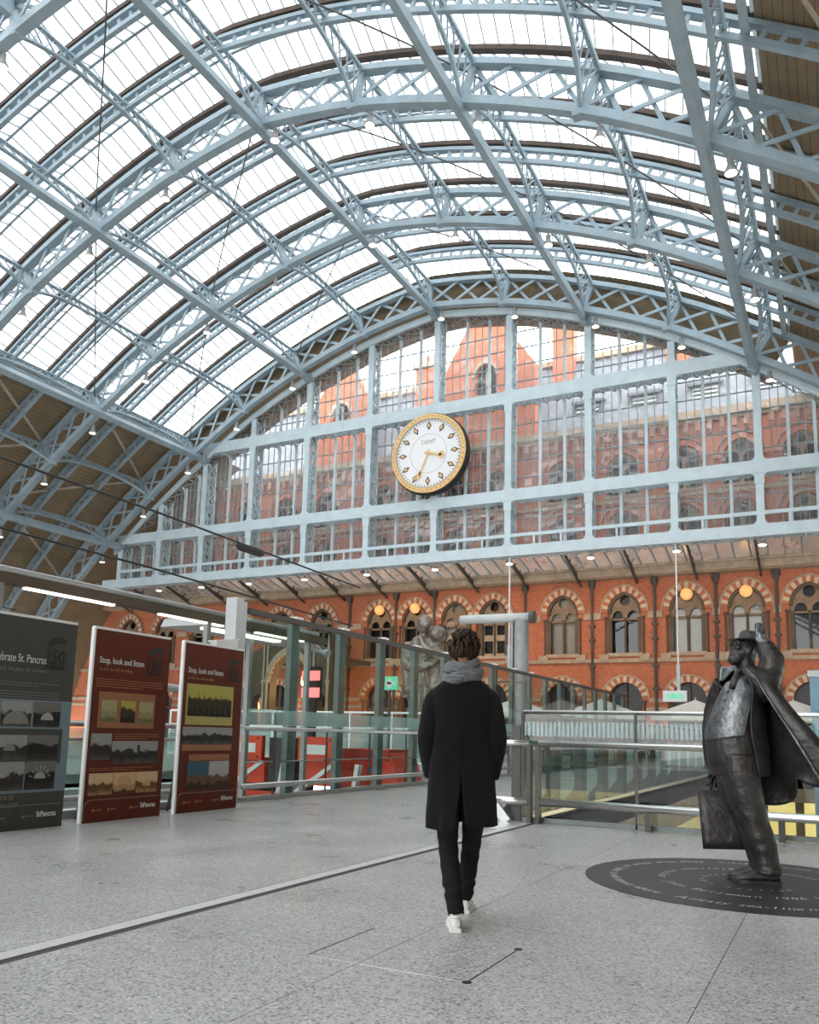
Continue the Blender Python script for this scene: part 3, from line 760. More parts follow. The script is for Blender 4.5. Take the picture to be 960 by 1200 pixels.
def make_door():
    o = empty('window_proto')
    ring_gothic(0, 3.62, 1.02, 1.40, 1.0001, 1.0001, -.10, .2).build('arch_ring', 'brick', o, False, True)
    tag(voussoirs(0, 3.62, 1.03, 1.39, 1.0001, 1.0001, -.125, .1).build('voussoirs', 'cream_stone', o, False, True), kind='stuff')
    ring_gothic(0, 3.62, 1.40, 1.50, 1.0001, 1.0001, -.16, .2).build('hood_mould', 'stone', o, False, True)
    MB().box(-1.02, 1.02, .25, .4, 2.75, 2.95).box(-.06, .06, .25, .4, 0, 4.6).box(-1.02, -.9, .25, .4, 0, 3.6).box(.9, 1.02, .25, .4, 0, 3.6).build('door_frame', 'umber', o)
    MB().box(-1.02, 1.02, .45, .5, 0, 4.7).build('pane', 'win_dark', o)
    for s in (-1, 1): MB().lathe((s * 1.15, -.05, 0), [(.11, 0), (.09, .2), (.09, 3.2), (.14, 3.35), (.14, 3.5)], 8).build('shaft', 'umber', o)
    return o
pl = make_lower(); pu1 = make_upper(12.9, 14.55); pu2 = make_upper(16.7, 18.35); pd = make_door()
wi = 100; used = set()
def place(proto, name, cx, label, back=None):
    if id(proto) in used: o = copy_tree(proto)
    else:
        o = proto; used.add(id(proto))
    if back:
        pass
    o.name = name; o.location = (cx, YF, 0); tag(o, label, None, None, 'structure'); return o
backs = {-15.66: 'blind', -7.85: 'blind', -4.47: 'blind', -23.36: 'blind'}
made = []
for n, cx in enumerate(CX):
    wi += 1
    made.append((place(pl, 'window_%d' % wi, cx, 'pointed brick window of the hotel, %s from the left on the lit storey' % ORD[n]), cx))
    place(pu1, 'window_%d' % (wi + 100), cx, 'arched window behind the bottom screen row, %s from the left' % ORD[n])
    place(pu2, 'window_%d' % (wi + 200), cx, 'arched window behind the middle screen row, %s from the left' % ORD[n])
    place(pd, 'door_%d' % (n + 1), cx, 'round-arched doorway of the hotel, %s from the left' % ORD[n])
for o, cx in made:
    glaze(o, backs.get(cx, 'win_dark'))
    if cx in (-23.36, -20.51):             # the pair with stone panels between the lights
        plate([[(-1.02, 6.5), (1.02, 6.5), (1.02, 9.0), (-1.02, 9.0)]] + [[(x0, z0), (x0, z1), (x1, z1), (x1, z0)] for x0, x1 in ((-.78, -.14), (.14, .78)) for z0, z1 in ((6.7, 7.55), (7.95, 8.7))], .35, .12).build('stone_grid', 'stone', o, False, True)
# gable windows, slate roof, dormers, chimneys
for cx, z in ((-21.3, 25.0), (-33.4, 24.0)):
    MB().box(cx - .8, cx + .8, YF + .5, YF + .55, z, z + 2.6).build('gable_pane', 'win_dark', wall)
    ring_gothic(cx, z + 1.6, .8, 1.05, 1.25, 1.2, YF - .1, .2).build('gable_arch', 'stone', wall, False, True)
    MB().box(cx - .06, cx + .06, YF + .2, YF + .4, z, z + 2.4).build('gable_mullion', 'stone', wall)
roofo = tag(empty('slate_roof', (XC, YF, 21.6)), 'grey slate roof of the hotel above the cornice', 'roof')
m = MB(); n = 60
for i in range(9):                           # courses of slates
    z0, z1 = i * .72, (i + 1) * .72 + .08
    m2 = MB().quad((-40, .5 + i * .34, z0), (38.3, .5 + i * .34, z0), (38.3, .5 + (i + 1) * .34, z1), (-40, .5 + (i + 1) * .34, z1)).quad((-40, .5 + i * .34, z0), (-40, .5 + i * .34 , z0 - .09), (38.3, .5 + i * .34, z0 - .09), (38.3, .5 + i * .34, z0))
    m2.build('slate_course', 'slate', roofo)
MB().box(-40, 38.3, 3.2, 3.7, 6.4, 6.8).build('ridge', 'stone', roofo)
for n, x in enumerate((-14.2, -10.4, -6.6, -2.8)):
    d = tag(empty('dormer', (x, YF + 1.2, 21.9)), 'pale slatted dormer on the slate roof, %s from the gable' % ORD[n], 'dormer', 'dormers on the slate roof')
    MB().box(-.9, .9, 0, 3, 0, 2.0).build('cheeks', 'slate', d)
    for k in range(6): MB().beam((-.75, -.06, .25 + k * .28), (.75, -.06, .25 + k * .28), .08, .16, (0, .5, 1)).build('slat', 'pale_wall', d)
    MB().quad((-1.1, -.3, 2.0), (1.1, -.3, 2.0), (1.1, 3.2, 2.9), (-1.1, 3.2, 2.9)).box(-1.1, 1.1, -.32, -.2, 1.85, 2.05).build('hood', 'slate', d)
for n, (x, h) in enumerate(((-16.4, 8.2), (-27.5, 7.0), (-8.5, 6.6))):
    c = tag(empty('chimney', (x, YF + 3.2, 23.5)), 'brick chimney stack on the hotel roof, %s' % ('beside the tall gable', 'between the two gables', 'over the right half of the roof')[n], 'chimney', 'chimneys of the hotel')
    MB().box(-.75, .75, -.6, .6, 0, h - 1).build('stack', 'brick', c)
    MB().box(-.9, .9, -.75, .75, h - 1, h - .6).build('cap', 'stone', c)
    for k in range(3): MB().lathe((-.6 + k * .6, 0, 0), [(.2, h - .6), (.16, h + .2)], 8).build('pot', 'brick', c)
# rainwater pipes
for n, x in enumerate((-31.9, -28.0, -24.9, -18.2, -13.68, -9.75, -6.15, -2.8, .8)):
    p = tag(empty('drainpipe', (x, YF - .16, 0)), 'dark iron drainpipe on the brick front, %s from the left' % ORD[n], 'drainpipe', 'drainpipes on the hotel front')
    MB().lathe((0, 0, 0), [(.085, 0), (.085, 11.2)], 8).build('pipe', 'dark_iron', p)
    MB().lathe((0, 0, 0), [(.1, 10.6), (.24, 10.9), (.24, 11.25)], 8).build('hopper', 'dark_iron', p)
    for z in (1.5, 4.2, 5.6, 7.3, 8.2): MB().box(-.2, .2, -.1, .16, z, z + .12).build('clip', 'dark_iron', p)
# amber globes behind the tracery
def make_globe():
    o = empty('globe_lamp')
    MB().lathe((0, 0, 0), [(.02, .38), (.2, .32), (.33, .18), (.38, 0), (.33, -.18), (.2, -.32), (.02, -.38)], 16).build('globe', 'amber_glow', o, True)
    MB().lathe((0, 0, 0), [(.03, .36), (.03, .62)], 6).build('stem', 'dark_iron', o)
    return o
g0 = make_globe()
for n, x in enumerate((-7.85, -4.47, -29.39, -26.47)):
    o = g0 if n == 0 else copy_tree(g0)
    o.location = (x, YF - .1, 10.02); tag(o, 'amber globe lamp in the pointed window %s' % ('above the exit sign', 'above the bronze man', 'leftmost of the left pair', 'right one of the left pair')[n], 'lamp', 'amber globe lamps')

# canopy between screen and hotel
cp = tag(empty('glazed_canopy', (XC, YF, 11.2)), 'cream glazed canopy between the screen and the brick front', 'canopy')
PCN = Matrix.Translation((-XC, -YF, -11.2))
def cnput(mb, name, m): return MB().add(mb, PCN).build(name, m, cp)
cnput(MB().box(XL, XR, 50.9, 51.15, 11.25, 11.75), 'fascia_beam', 'stone')
cnput(MB().box(XL, XR, 50.75, 50.9, 11.68, 11.9), 'gutter', 'stone')
cnput(MB().box(XL, XR, 51.15, YF, 11.2, 11.3), 'wall_plate', 'stone')
x = -58.0; k = 0
while x < 10:
    MB().add(MB().quad((x + .05, 47.3, 12.75), (x + .85, 47.3, 12.75), (x + .85, 50.8, 11.85), (x + .05, 50.8, 11.85)), PCN).build('canopy_pane', 'canopy_glass', cp)
    cnput(MB().beam((x, 47.3, 12.72), (x, 50.8, 11.82), .07, .12), 'glazing_bar', 'steel_dim')
    x += .9
for n in range(19):
    x = -54 + n * 3.6
    cnput(MB().beam((x, 51.9, 10.9), (x, 48.2, 12.25), .12, .12).beam((x, 51.0, 11.3), (x, 48.2, 12.25), .08, .1).beam((x, 51.9, 11.2), (x, 47.4, 12.5), .1, .12).beam((x, 50.2, 11.55), (x, 50.4, 12.0), .08, .08).beam((x, 49.2, 11.9), (x, 49.5, 12.2), .08, .08), 'bracket', 'dark_iron')

# downlights along the foot of the screen, shining on the brick
def make_down():
    o = empty('downlight')
    MB().beam((0, 0, .25), (0, 0, .05), .06, .06).lathe((0, 0, 0), [(.10, .1), (.22, 0), (.24, -.1)], 12).build('housing', 'lamp_grey', o)
    MB().lathe((0, 0, 0), [(.21, -.1), (.18, -.16), (.05, -.18)], 12).build('lens', 'lens', o)
    return o
d0 = make_down()
SPOT = bpy.data.lights.new('warm_spot', 'SPOT'); SPOT.energy = 800; SPOT.color = (1.0, 0.58, 0.28); SPOT.spot_size = math.radians(95); SPOT.spot_blend = .8; SPOT.shadow_soft_size = .2
SPOT2 = SPOT.copy(); SPOT2.energy = 280; SPOT3 = SPOT.copy(); SPOT3.energy = 90
vis = [x for x in MN]
for n, dx in enumerate(vis):
    o = d0 if n == 0 else copy_tree(d0)
    o.location = (XC + dx, 46.4, 11.62); tag(o, 'small white downlight under the screen, %s from the left' % ORD[n], 'downlight', 'downlights under the end screen')
    l = link('lamp_beam', SPOT if -7 < dx < 12 else SPOT2 if dx > 0 else SPOT3, o); l.location = (0, .1, -.2); l.rotation_euler = (math.radians(48), 0, 0)

# ================================================================ FLOOR, VOID, LOWER LEVEL
floor = tag(MB().box(-8.75, 14.4, -66, 11.0, -.5, -.006).box(-8.75, -3.95, 11.0, 34.0, -.5, -.006).box(-59, 14.4, 34.0, 52.0, -.5, -.006).box(-59, -8.75, 24.0, 34.0, -.5, -.006).build('floor', 'concrete'), 'grey speckled terrazzo concourse floor', None, None, 'structure')
YJ = [-3.05, -1.45, .15, 1.75, 3.35, 4.95, 6.55, 8.15, 9.75, 10.98]; XJ = [-8.6, -7.0, -5.4, -3.83, -3.63, -2.2, -.6, 1.0, 2.6, 4.2]
slabs = {}
def slab(x0, x1, y0, y1):
    g = .0022; k = (round(x1 - x0, 3), round(y1 - y0, 3))
    if k not in slabs: slabs[k] = MB().box(g, k[0] - g, g, k[1] - g, -.03, 0).mesh('floor_slab', 'terrazzo')
    o = link('floor_slab', slabs[k], floor); o.location = (x0, y0, 0)
for a, b in zip(XJ, XJ[1:]):
    if b - a < .5: continue
    for c, d in zip(YJ, YJ[1:]): slab(a, b, c, d)
yy = 10.98
while yy < 33.5:
    for a, b in ((-8.6, -7.0), (-7.0, -5.4), (-5.4, -3.95)): slab(a, b, yy, min(yy + 1.6, 34.0))
    yy += 1.6
MB().box(-8.6, 14.3, -60, -3.06, -.02, 0).box(4.21, 14.3, -3.05, 10.98, -.02, 0).build('outer_paving', 'terrazzo', floor)
MB().box(-58, 14.3, 34.0, 52.0, -.02, 0).box(-58, -8.75, 24.05, 34.0, -.02, 0).build('far_paving', 'terrazzo', floor)
t = MB().box(-3.815, -3.70, -3, 11.0, -.03, .003).build('trim_1', 'strip_metal'); tag(t, 'pale metal expansion strip running across the floor', None, None, 'structure')
MB().box(-3.697, -3.66, -3, 11.0, -.03, -.004).build('shadow_gap', 'joint_dark', t)
# access hatch let into the floor
h = tag(empty('floor_hatch', (-2.05, 4.12, 0)), 'flush rectangular access hatch in the floor near the camera', 'hatch')
MB().box(-.45, .45, -.004, .004, 0, .0012).build('edge_line', 'strip_metal', h).location = (0, -.355, 0)
for x in (-.45, .45): MB().box(x - .004, x + .004, -.355, .355, 0, .0012).build('edge_line', 'joint_dark', h)
for x, y in ((.45, -.355), (.45, .355)): MB().lathe((x, y, 0), [(.025, 0), (.025, .0016)], 8).build('lifting_eye', 'black', h)

# dark slate disc with the poem cut in it
dc = tag(empty('slate_disc', (-.70, 7.58, 0)), 'dark round slate disc with curling inscription set in the floor under the statue', 'floor disc')
MB().lathe((0, 0, 0), [(1.33, -.02), (1.33, .004)], 96).build('disc', 'slate_disc', dc)
def ring_text(s, R, size, a0, a1):
    m = MB(); n = len(s)
    for i, ch in enumerate(s):
        if ch == ' ': continue
        a = a0 + (a1 - a0) * (i + .5) / n
        M = Matrix.Rotation(a, 4, 'Z') @ Matrix.Translation((R, 0, .0052)) @ Matrix.Rotation(PI / 2, 4, 'Z')
        m.add(text_mb(ch, size, 0, 'CENTER', .25), M)
    return m
ring_text('A misty sea-line meets the wash of air   And in the shadowless unclouded glare   Deep blue above us fades to whiteness where   ', 1.12, .125, math.radians(-112), math.radians(248)).build('inscription', 'strip_metal', dc)
ring_text('John Betjeman 1906 1984   poet who saved this glorious station   ', .72, .115, math.radians(-150), math.radians(210)).build('inscription', 'strip_metal', dc)
ring_text('who saved this station', .40, .09, math.radians(60), math.radians(330)).build('inscription', 'strip_metal', dc)

# void and lower concourse
low = tag(MB().box(-9, 14.4, 6.0, 50, -5.9, -5.5).build('floor_lower', 'lower_floor'), 'yellowish lower concourse floor below the void', None, None, 'structure')
MB().box(-8.7, 14.4, 10.78, 11.0, -1.1, -.01).build('slab_edge', 'concrete', floor)
wl = tag(MB().box(-4.15, -3.95, 11.0, 34.0, -1.15, -.01).build('wall_void_side', 'umber'), 'dark fascia along the side of the void', None, None, 'structure')
m = [[(11.0, -5.5), (34.0, -5.5), (34.0, -1.15), (11.0, -1.15)]]
for k in range(6): m.append(list(reversed(gothic(12.9 + k * 3.7, -5.45, -2.9, 1.35, 1.0001))))
a = plate(m, 0, .35); a2 = MB(); a2.v = [(-4.1 - p[1], p[0], p[2]) for p in a.v]; a2.f = a.f
a2.build('arcade', 'lower_plaster', wl, False, True)
MB().box(-9, -8.8, 11, 34, -5.5, -.5).build('arcade_back', 'lower_plaster', wl)
wf = tag(MB().box(-9, 14.4, 34.0, 34.3, -1.0, -.01).build('wall_void_end', 'umber'), 'far side of the void with lit shop fronts', None, None, 'structure')
MB().box(-9, 14.4, 34.0, 34.3, -5.5, -2.6).build('shop_wall', 'brick', wf)
MB().box(-9, 14.4, 34.3, 34.5, -5.5, -.5).build('shop_back', 'umber', wf)
for k in range(7): MB().box(-3.8 + k * 2.6, -1.5 + k * 2.6, 34.05, 34.2, -2.6, -1.0).build('lit_panel', 'yellow_glow', wf)
for n, (x, y) in enumerate(((-6.3, 14), (-6.3, 21), (-6.3, 28), (2, 20), (2, 28))):
    l = bpy.data.lights.new('lower_lamp', 'POINT'); l.energy = 260; l.color = (1.0, 0.72, 0.32); l.shadow_soft_size = .25
    o = tag(empty('ceiling_lamp', (x, y, -1.0 if x < 0 else -2.0)), 'warm lamp of the lower concourse, %s' % ('nearest in the arcade', 'middle of the arcade', 'far end of the arcade', 'nearer one below the void', 'farther one below the void')[n], 'lamp', 'lamps of the lower concourse')
    MB().lathe((0, 0, 0), [(.05, .4), (.05, .12), (.2, .1), (.22, 0)], 10).build('housing', 'lamp_grey', o)
    MB().lathe((0, 0, 0), [(.19, 0), (.12, -.06), (.02, -.08)], 10).build('lens', 'warm_glow', o)
    q = link('lamp_glow', l, o); q.location = (0, 0, -.35)
sg = tag(empty('direction_sign', (-1.1, 26, -2.4)), 'hanging dark blue direction sign on the lower concourse', 'sign')
MB().box(-1.3, 1.9, 0, .12, 0, .55).build('panel', 'sign_navy' if 'sign_navy' in MATS else 'dark_iron', sg)
MB().box(-1.2, 1.7, -.01, 0, .34, .44).box(-1.2, -.4, -.01, 0, .12, .22).build('lettering_bar', 'white', sg)
MB().box(-.3, 1.7, -.01, 0, .10, .24).build('yellow_bar', 'yellow_glow', sg)
for x in (-1.0, 1.6): MB().box(x - .02, x + .02, .04, .08, .55, 2.0).build('hanger', 'dark_iron', sg)

# ================================================================ RAILINGS AND GLASS
rl = tag(empty('steel_railing', (0, 10.85, 0)), 'brushed steel railing with knee rail in front of the void', 'railing')
def tubex(x0, x1, z, r, name, par, m='steel_brushed', y=0): return MB().tube([(x0, y, z), ((x0 + x1) / 2, y, z), (x1, y, z)], r, 14).build(name, m, par, True)
tubex(-4.35, -3.76, 1.06, .042, 'handrail', rl); tubex(-3.60, 6, 1.06, .042, 'handrail', rl)
tubex(-4.33, -3.76, .285, .052, 'knee_rail', rl); tubex(-3.60, 6, .285, .052, 'knee_rail', rl)
for x in (-3.74, -3.62): MB().box(x - .03, x + .03, -.03, .09, 0, 1.03).build('post', 'post_dark', rl)
for x in (-2.17, -.63, .91, 2.45, 4.0): 
    MB().box(x - .035, x + .035, -.02, .08, 0, .26).build('post', 'post_dark', rl)
    MB().box(x - .02, x + .02, .02, .1, .95, 1.03).build('bracket', 'post_dark', rl)
MB().beam((-4.28, 0, .27), (-4.06, .02, 0), .05, .13, (1, 0, .3)).build('slanted_leg', 'steel_plain', rl)
gb = tag(empty('glass_balustrade', (-3.9, 11.06, 0)), 'green glass balustrade behind the steel railing at the near edge of the void', 'balustrade')
def panel_run(par, n, w, h, along, frost=(1.16, 1.36), toprail=True, postw=.04, posth=None, postmat='post_dark', rail_m='steel_brushed', start=0, flat=False):
    """a run of panes along local +x or +y"""
    for i in range(n):
        a, b = start + i * w + .012, start + (i + 1) * w - .012
        P = (lambda t, o, z: (t, o, z)) if along == 'x' else (lambda t, o, z: (o, t, z))
        MB().quad(P(a, 0, .06), P(b, 0, .06), P(b, 0, h), P(a, 0, h)).build('pane', 'balustrade_glass', par)
        if frost:
            m = MB(); k = 0
            nn = max(1, int(w / .06)) if flat else 1
            for k in range(nn):
                s0 = a + (b - a) * k / nn; s1 = s0 + (b - a) / nn * (.62 if flat else 1.0)
                m.quad(P(s0, -.004 if along == 'x' else .004, frost[0]), P(s1, -.004 if along == 'x' else .004, frost[0]), P(s1, -.004 if along == 'x' else .004, frost[1]), P(s0, -.004 if along == 'x' else .004, frost[1]))
            tag(m.build('frosted_band', 'frosted', par), None, None, None, 'stuff' if flat else None)
    return
panel_run(gb, 6, 1.55, 1.47, 'x', flat=True)
MB().tube([(-.0, 0, 1.49), (9.3, 0, 1.49)], .028, 10).build('top_rail', 'steel_brushed', gb, True)
for i in range(7): MB().box(i * 1.55 - .012, i * 1.55 + .012, -.05, .05, 0, 1.48).build('clamp_post', 'post_dark', gb)
MB().box(0, 9.3, -.05, .05, 0, .06).build('shoe', 'post_green', gb)
gr = tag(empty('glass_balustrade', (-3.9, 11.15, 0)), 'long glass balustrade with dark flat posts receding along the left side of the void', 'balustrade')
panel_run(gr, 14, 1.55, 1.45, 'y', frost=None)
for i in range(15):
    y = .02 + i * 1.55
    p = MB().box(-.15, -.02, y - .16, y + .16, -.0, 1.30).build('flat_post', 'post_dark', gr)
    MB().quad((-.02, y - .01, 0), (-.45, y - .01, 0), (-.02, y - .01, .5)).quad((-.02, y + .01, .5), (-.45, y + .01, 0), (-.02, y + .01, 0)).build('foot_gusset', 'post_dark', p)
MB().tube([(0, 0, 1.47), (0, 21.7, 1.47)], .026, 8).build('top_rail', 'post_dark', gr)
MB().tube([(-.12, 0, 1.06), (-.12, 21.7, 1.06)], .035, 8).build('handrail', 'steel_plain', gr)
MB().box(-.04, .04, 0, 21.7, 0, .06).build('shoe', 'steel_plain', gr)

# tall glass wall between concourse and platforms
gw = tag(empty('glass_wall', (-8.6, 10.75, 0)), 'tall glass platform wall with flat grey-green posts and steel handrails', 'glass wall')
N_ = 17; W_ = 1.63
for i in range(N_):
    a, b = .1 + i * W_, .1 + (i + 1) * W_
    for c, d in ((a, (a + b) / 2), ((a + b) / 2, b)):
        MB().quad((0, c + .008, .06), (0, d - .008, .06), (0, d - .008, 3.08), (0, c + .008, 3.08)).build('pane', 'balustrade_glass', gw)
        MB().quad((.004, c + .01, 1.23), (.004, d - .01, 1.23), (.004, d - .01, 1.5), (.004, c + .01, 1.5)).build('frosted_band', 'frosted', gw)
    MB().box(-.17, -.06, b - .35, b - .12, 0, 3.13).build('flat_post', 'post_green', gw)
    MB().box(.0, .03, (a + b) / 2 - .012, (a + b) / 2 + .012, .0, 1.2).build('rail_stanchion', 'post_dark', gw)
    if i < 9: MB().box(-.16, .02, b - .33, b - .12, 3.13, 3.19).build('post_cap', 'white', gw)
MB().box(-.05, .05, 0, .1 + N_ * W_, 3.05, 3.14).build('top_rail', 'dark_iron', gw)
for z, r in ((1.17, .032), (.24, .045)): MB().tube([(.09, 0, z), (.09, .1 + N_ * W_, z)], r, 12).build('handrail', 'steel_plain', gw, True)
MB().tube([(-.04, 0, .62), (-.04, .1 + N_ * W_, .62)], .012, 6).build('wire', 'steel_plain', gw)
MB().box(-.1, .08, 0, .1 + N_ * W_, 0, .07).build('kerb', 'steel_plain', gw)
sp = tag(empty('steel_post', (-8.6, 10.52, 0)), 'broad galvanised square post at the near end of the glass wall', 'post')
MB().box(-.12, .10, -.16, .02, 0, 3.26).box(-.10, .08, .03, .13, 0, 3.22).build('shaft', 'pale_wall', sp)
MB().box(-.16, .14, -.2, .16, 0, .03).build('base_plate', 'steel_plain', sp)
cc = tag(empty('security_camera', (-8.45, 10.2, 2.42)), 'boxy white security camera on the galvanised post', 'camera')
MB().beam((-.02, -.38, .0), (0, .1, .08), .13, .13).build('housing', 'white', cc)
MB().beam((-.02, -.42, .062), (0, .12, .145), .16, .02).build('sun_shield', 'white', cc)
MB().beam((0, .0, -.02), (-.12, .22, -.1), .04, .04).build('bracket', 'lamp_grey', cc)
# low balustrade behind the banners
lb = tag(empty('low_balustrade', (-8.6, -3, 0)), 'low white glass balustrade behind the display boards', 'balustrade')
MB().box(-.14, .06, 0, 13.4, 0, .10).build('kerb', 'pale_wall', lb)
for i in range(9):
    y = .2 + i * 1.62
    MB().box(-.05, .01, y - .04, y + .04, 0, 1.14).build('post', 'white', lb)
    if i < 8: MB().quad((-.02, y + .05, .14), (-.02, y + 1.57, .14), (-.02, y + 1.57, 1.08), (-.02, y + .05, 1.08)).build('pane', 'frosted' if False else 'balustrade_glass', lb)
for z, r in ((1.17, .035), (.24, .045), (.98, .02)): MB().tube([(.06, 0, z), (.06, 13.4, z)], r, 10).build('handrail', 'white', lb, True)

# ================================================================ PLATFORM SIDE
tb = tag(MB().box(-59, -8.75, -66, 24.0, -1.4, -1.0).build('floor_trackbed', 'track'), 'sunken track bed beyond the glass wall', None, None, 'structure')
MB().box(-8.95, -8.75, -66, 24, -1.0, -.01).build('platform_edge', 'concrete', floor)
pf = tag(MB().box(-24, -16.2, -66, 24.0, -1.0, -.02).box(-59, -30, -66, 24.0, -1.0, -.02).build('floor_platform', 'concrete'), 'far platforms between the tracks', None, None, 'structure')
MB().box(-16.32, -16.2, -66, 23, -1.0, .0).build('platform_nosing', 'concrete', pf)
for n, xr in enumerate((-12.0, -10.55, -27.4, -26.0)):
    tag(MB().box(xr - .04, xr + .04, -40, 15.4, -1.0, -.84).build('rail', 'steel_plain'), 'running rail of the %s track, %s rail' % ('near' if n < 2 else 'far', 'left' if n % 2 == 0 else 'right'), 'rail', 'running rails')
def buffer(x, y, label, w=1.0, wide=False):
    o = tag(empty('buffer_stop', (x, y, -1.0)), label, 'buffer stop', 'red buffer stops')
    b = MB().box(-w / 2, w / 2, 0, .14, 1.45, 2.02).build('head', 'red', o)
    MB().box(-w / 2 + .1, w / 2 - .18, -.012, 0, 1.62, 1.84).build('white_stripe', 'white', b)
    for xx in (-w / 2 + .12, w / 2 - .12):
        for z in (1.52, 1.95): MB().lathe((xx, 0, z), [(.025, 0), (.025, -.02)], 8, 'y').build('bolt', 'black', b)
    if wide: MB().box(w / 2, w / 2 + .75, .3, 1.5, .9, 1.98).build('ram_housing', 'dark_iron', o)
    MB().box(-w / 2 - .2, w / 2 + .7, .1, .3, .45, .72).build('base_beam', 'red', o)
    MB().beam((-w / 2 - .1, .16, .72), (w / 2 - .05, .2, 1.42), .1, .2, (0, 1, 0)).build('raking_strut', 'white', o)
    MB().beam((w / 2 + .45, .16, .7), (w / 2 + .55, .2, 1.42), .1, .17, (0, 1, 0)).build('upright', 'white', o)
    MB().box(-w / 2, w / 2 + .7, .3, 1.5, .0, .5).build('foot_frame', 'dark_red', o)
    MB().box(-w / 2, w / 2, .14, .9, .9, 1.5).build('body', 'red', o)
    return o
buffer(-12.65, 16.0, 'red buffer stop with white stripe, nearest the display boards', wide=True)
buffer(-10.75, 16.2, 'red buffer stop with white stripe, between two glass wall posts')
bx_ = tag(empty('buffer_cabinet', (-10.35, 18.0, -1.0)), 'red metal buffer cabinet with sloping end right of the buffer stops', 'cabinet')
MB().box(-.85, .55, 0, 1.3, 0, 1.45).build('body', 'red', bx_)
MB().box(-.88, .58, -.02, 1.32, 1.45, 1.74).build('lid', 'dark_red', bx_)
s = MB(); s.v = [(.55, 0, 0), (1.15, 0, 0), (.62, 0, 1.6), (.55, 0, 1.74), (.55, 1.3, 0), (1.15, 1.3, 0), (.62, 1.3, 1.6), (.55, 1.3, 1.74)]; s.f = [(0, 1, 2, 3), (7, 6, 5, 4), (1, 5, 6, 2), (2, 6, 7, 3), (0, 4, 5, 1)]
s.build('sloping_end', 'red', bx_, False, True)
mat('sign_blue', (.06, .16, .5), .5)
MB().box(-.05, .38, -.012, 0, 1.20, 1.30).build('blue_plate', 'sign_blue', bx_)
# signal with red lamps
sgn = tag(empty('signal_post', (-11.6, 17.2, -1.0)), 'dark signal post with two red lights above the buffers', 'signal')
MB().box(-.09, .09, 0, .12, 0, 3.3).build('post', 'black', sgn)
MB().box(-.16, .16, -.05, .2, 2.9, 3.75).build('head', 'black', sgn)
for z in (3.1, 3.52): MB().box(-.26, .26, -.09, -.05, z - .12, z + .12).build('red_light', 'red_glow', sgn)
# white railing far behind
wr = tag(empty('white_railing', (-24, 25.5, 0)), 'far white railing with frosted panels beyond the buffers', 'railing')
for i in range(9):
    MB().box(i * 1.7 - .03, i * 1.7 + .03, -.03, .03, 0, 1.85).build('post', 'white', wr)
    if i < 8:
        MB().quad((i * 1.7 + .05, 0, .2), (i * 1.7 + 1.65, 0, .2), (i * 1.7 + 1.65, 0, 1.2), (i * 1.7 + .05, 0, 1.2)).build('pane', 'frosted', wr)
for z in (1.85, 1.3, .15): MB().tube([(0, 0, z), (13.6, 0, z)], .04, 8).build('rail', 'white', wr)
mat('train_white', (.55, .58, .58), .4, 0, .08, 1.0)
wt = tag(empty('platform_barrier', (-13.6, 2, -1.0)), 'long pale glazed platform barrier behind the display boards', 'barrier')
MB().box(-.2, .2, -8, 13, 0, .9).build('plinth', 'pale_wall', wt)
for i in range(10): 
    MB().quad((.0, -8 + i * 2.1, 1.0), (.0, -6 + i * 2.1, 1.0), (.0, -6 + i * 2.1, 2.1), (.0, -8 + i * 2.1, 2.1)).build('pane', 'frosted', wt)
    MB().box(-.04, .04, -8.08 + i * 2.1, -8.0 + i * 2.1, .9, 2.2).build('post', 'white', wt)
MB().box(-.06, .06, -8, 13, 2.15, 2.25).build('cap_rail', 'white', wt)
# linear lights over the platform edge
ll = tag(empty('linear_light', (-10.0, 2.0, 3.06)), 'long grey light beam with glowing tubes above the display boards', 'light')
MB().box(-.11, .11, 0, 13.2, -.02, .12).build('channel', 'umber', ll)
MB().tube([(-.02, 0, .18), (-.02, 13.0, .18)], .05, 8).build('conduit', 'steel_plain', ll)
for k in range(5): MB().box(-.045, .045, .4 + k * 2.6, 2.0 + k * 2.6, -.05, -.02).build('glowing_tube', 'tube_light', ll)
for yv in (1, 5.2, 9.4, 12.6): MB().box(-.05, .05, yv - .05, yv + .05, -4.06, 0).build('support', 'lamp_grey', ll)
ll2 = tag(empty('linear_light', (-11.6, 12.6, 3.2)), 'short pale canopy light with tapered end seen through the glass wall', 'light')
s = MB(); s.v = [(-.7, 0, 0), (.7, 0, 0), (.7, 3.6, 0), (0, 5.0, 0), (-.7, 3.6, 0), (-.6, 0, .16), (.6, 0, .16), (.6, 3.5, .16), (0, 4.7, .16), (-.6, 3.5, .16)]
s.f = [(4, 3, 2, 1, 0), (5, 6, 7, 8, 9)] + [(i, (i + 1) % 5, 5 + (i + 1) % 5, 5 + i) for i in range(5)]
s.build('canopy', 'pale_wall', ll2, False, True); MB().box(.1, .3, .3, 2.8, -.05, 0).build('glowing_tube', 'tube_light', ll2); MB().box(-.06, .06, 2.0, 2.12, -4.2, 0).build('support', 'lamp_grey', ll2)
for n, (x, y, h, lab) in enumerate(((-9.7, 9.3, 2.95, 'grey camera mast with rounded arm behind the middle display board'), (-14.6, 20.7, 4.85, 'angled steel mast head rising behind the glass wall'))):
    o = tag(empty('camera_mast', (x, y, -1.0)), lab, 'mast')
    MB().beam((0, 0, 0), (0, 0, h), .16, .16).beam((0, 0, h), (.02, .1, h + .45), .2, .24).build('mast', 'lamp_grey', o)
    MB().tube([(0, .1, h - .1), (0, 1.0, h - .15), (0, 1.6, h - .18)], .06, 8).build('arm', 'pale_wall', o)
    MB().lathe((0, 1.7, h - .18), [(.05, .12), (.13, .08), (.15, -.02), (.08, -.12)], 12).build('dome', 'lamp_grey', o, True)
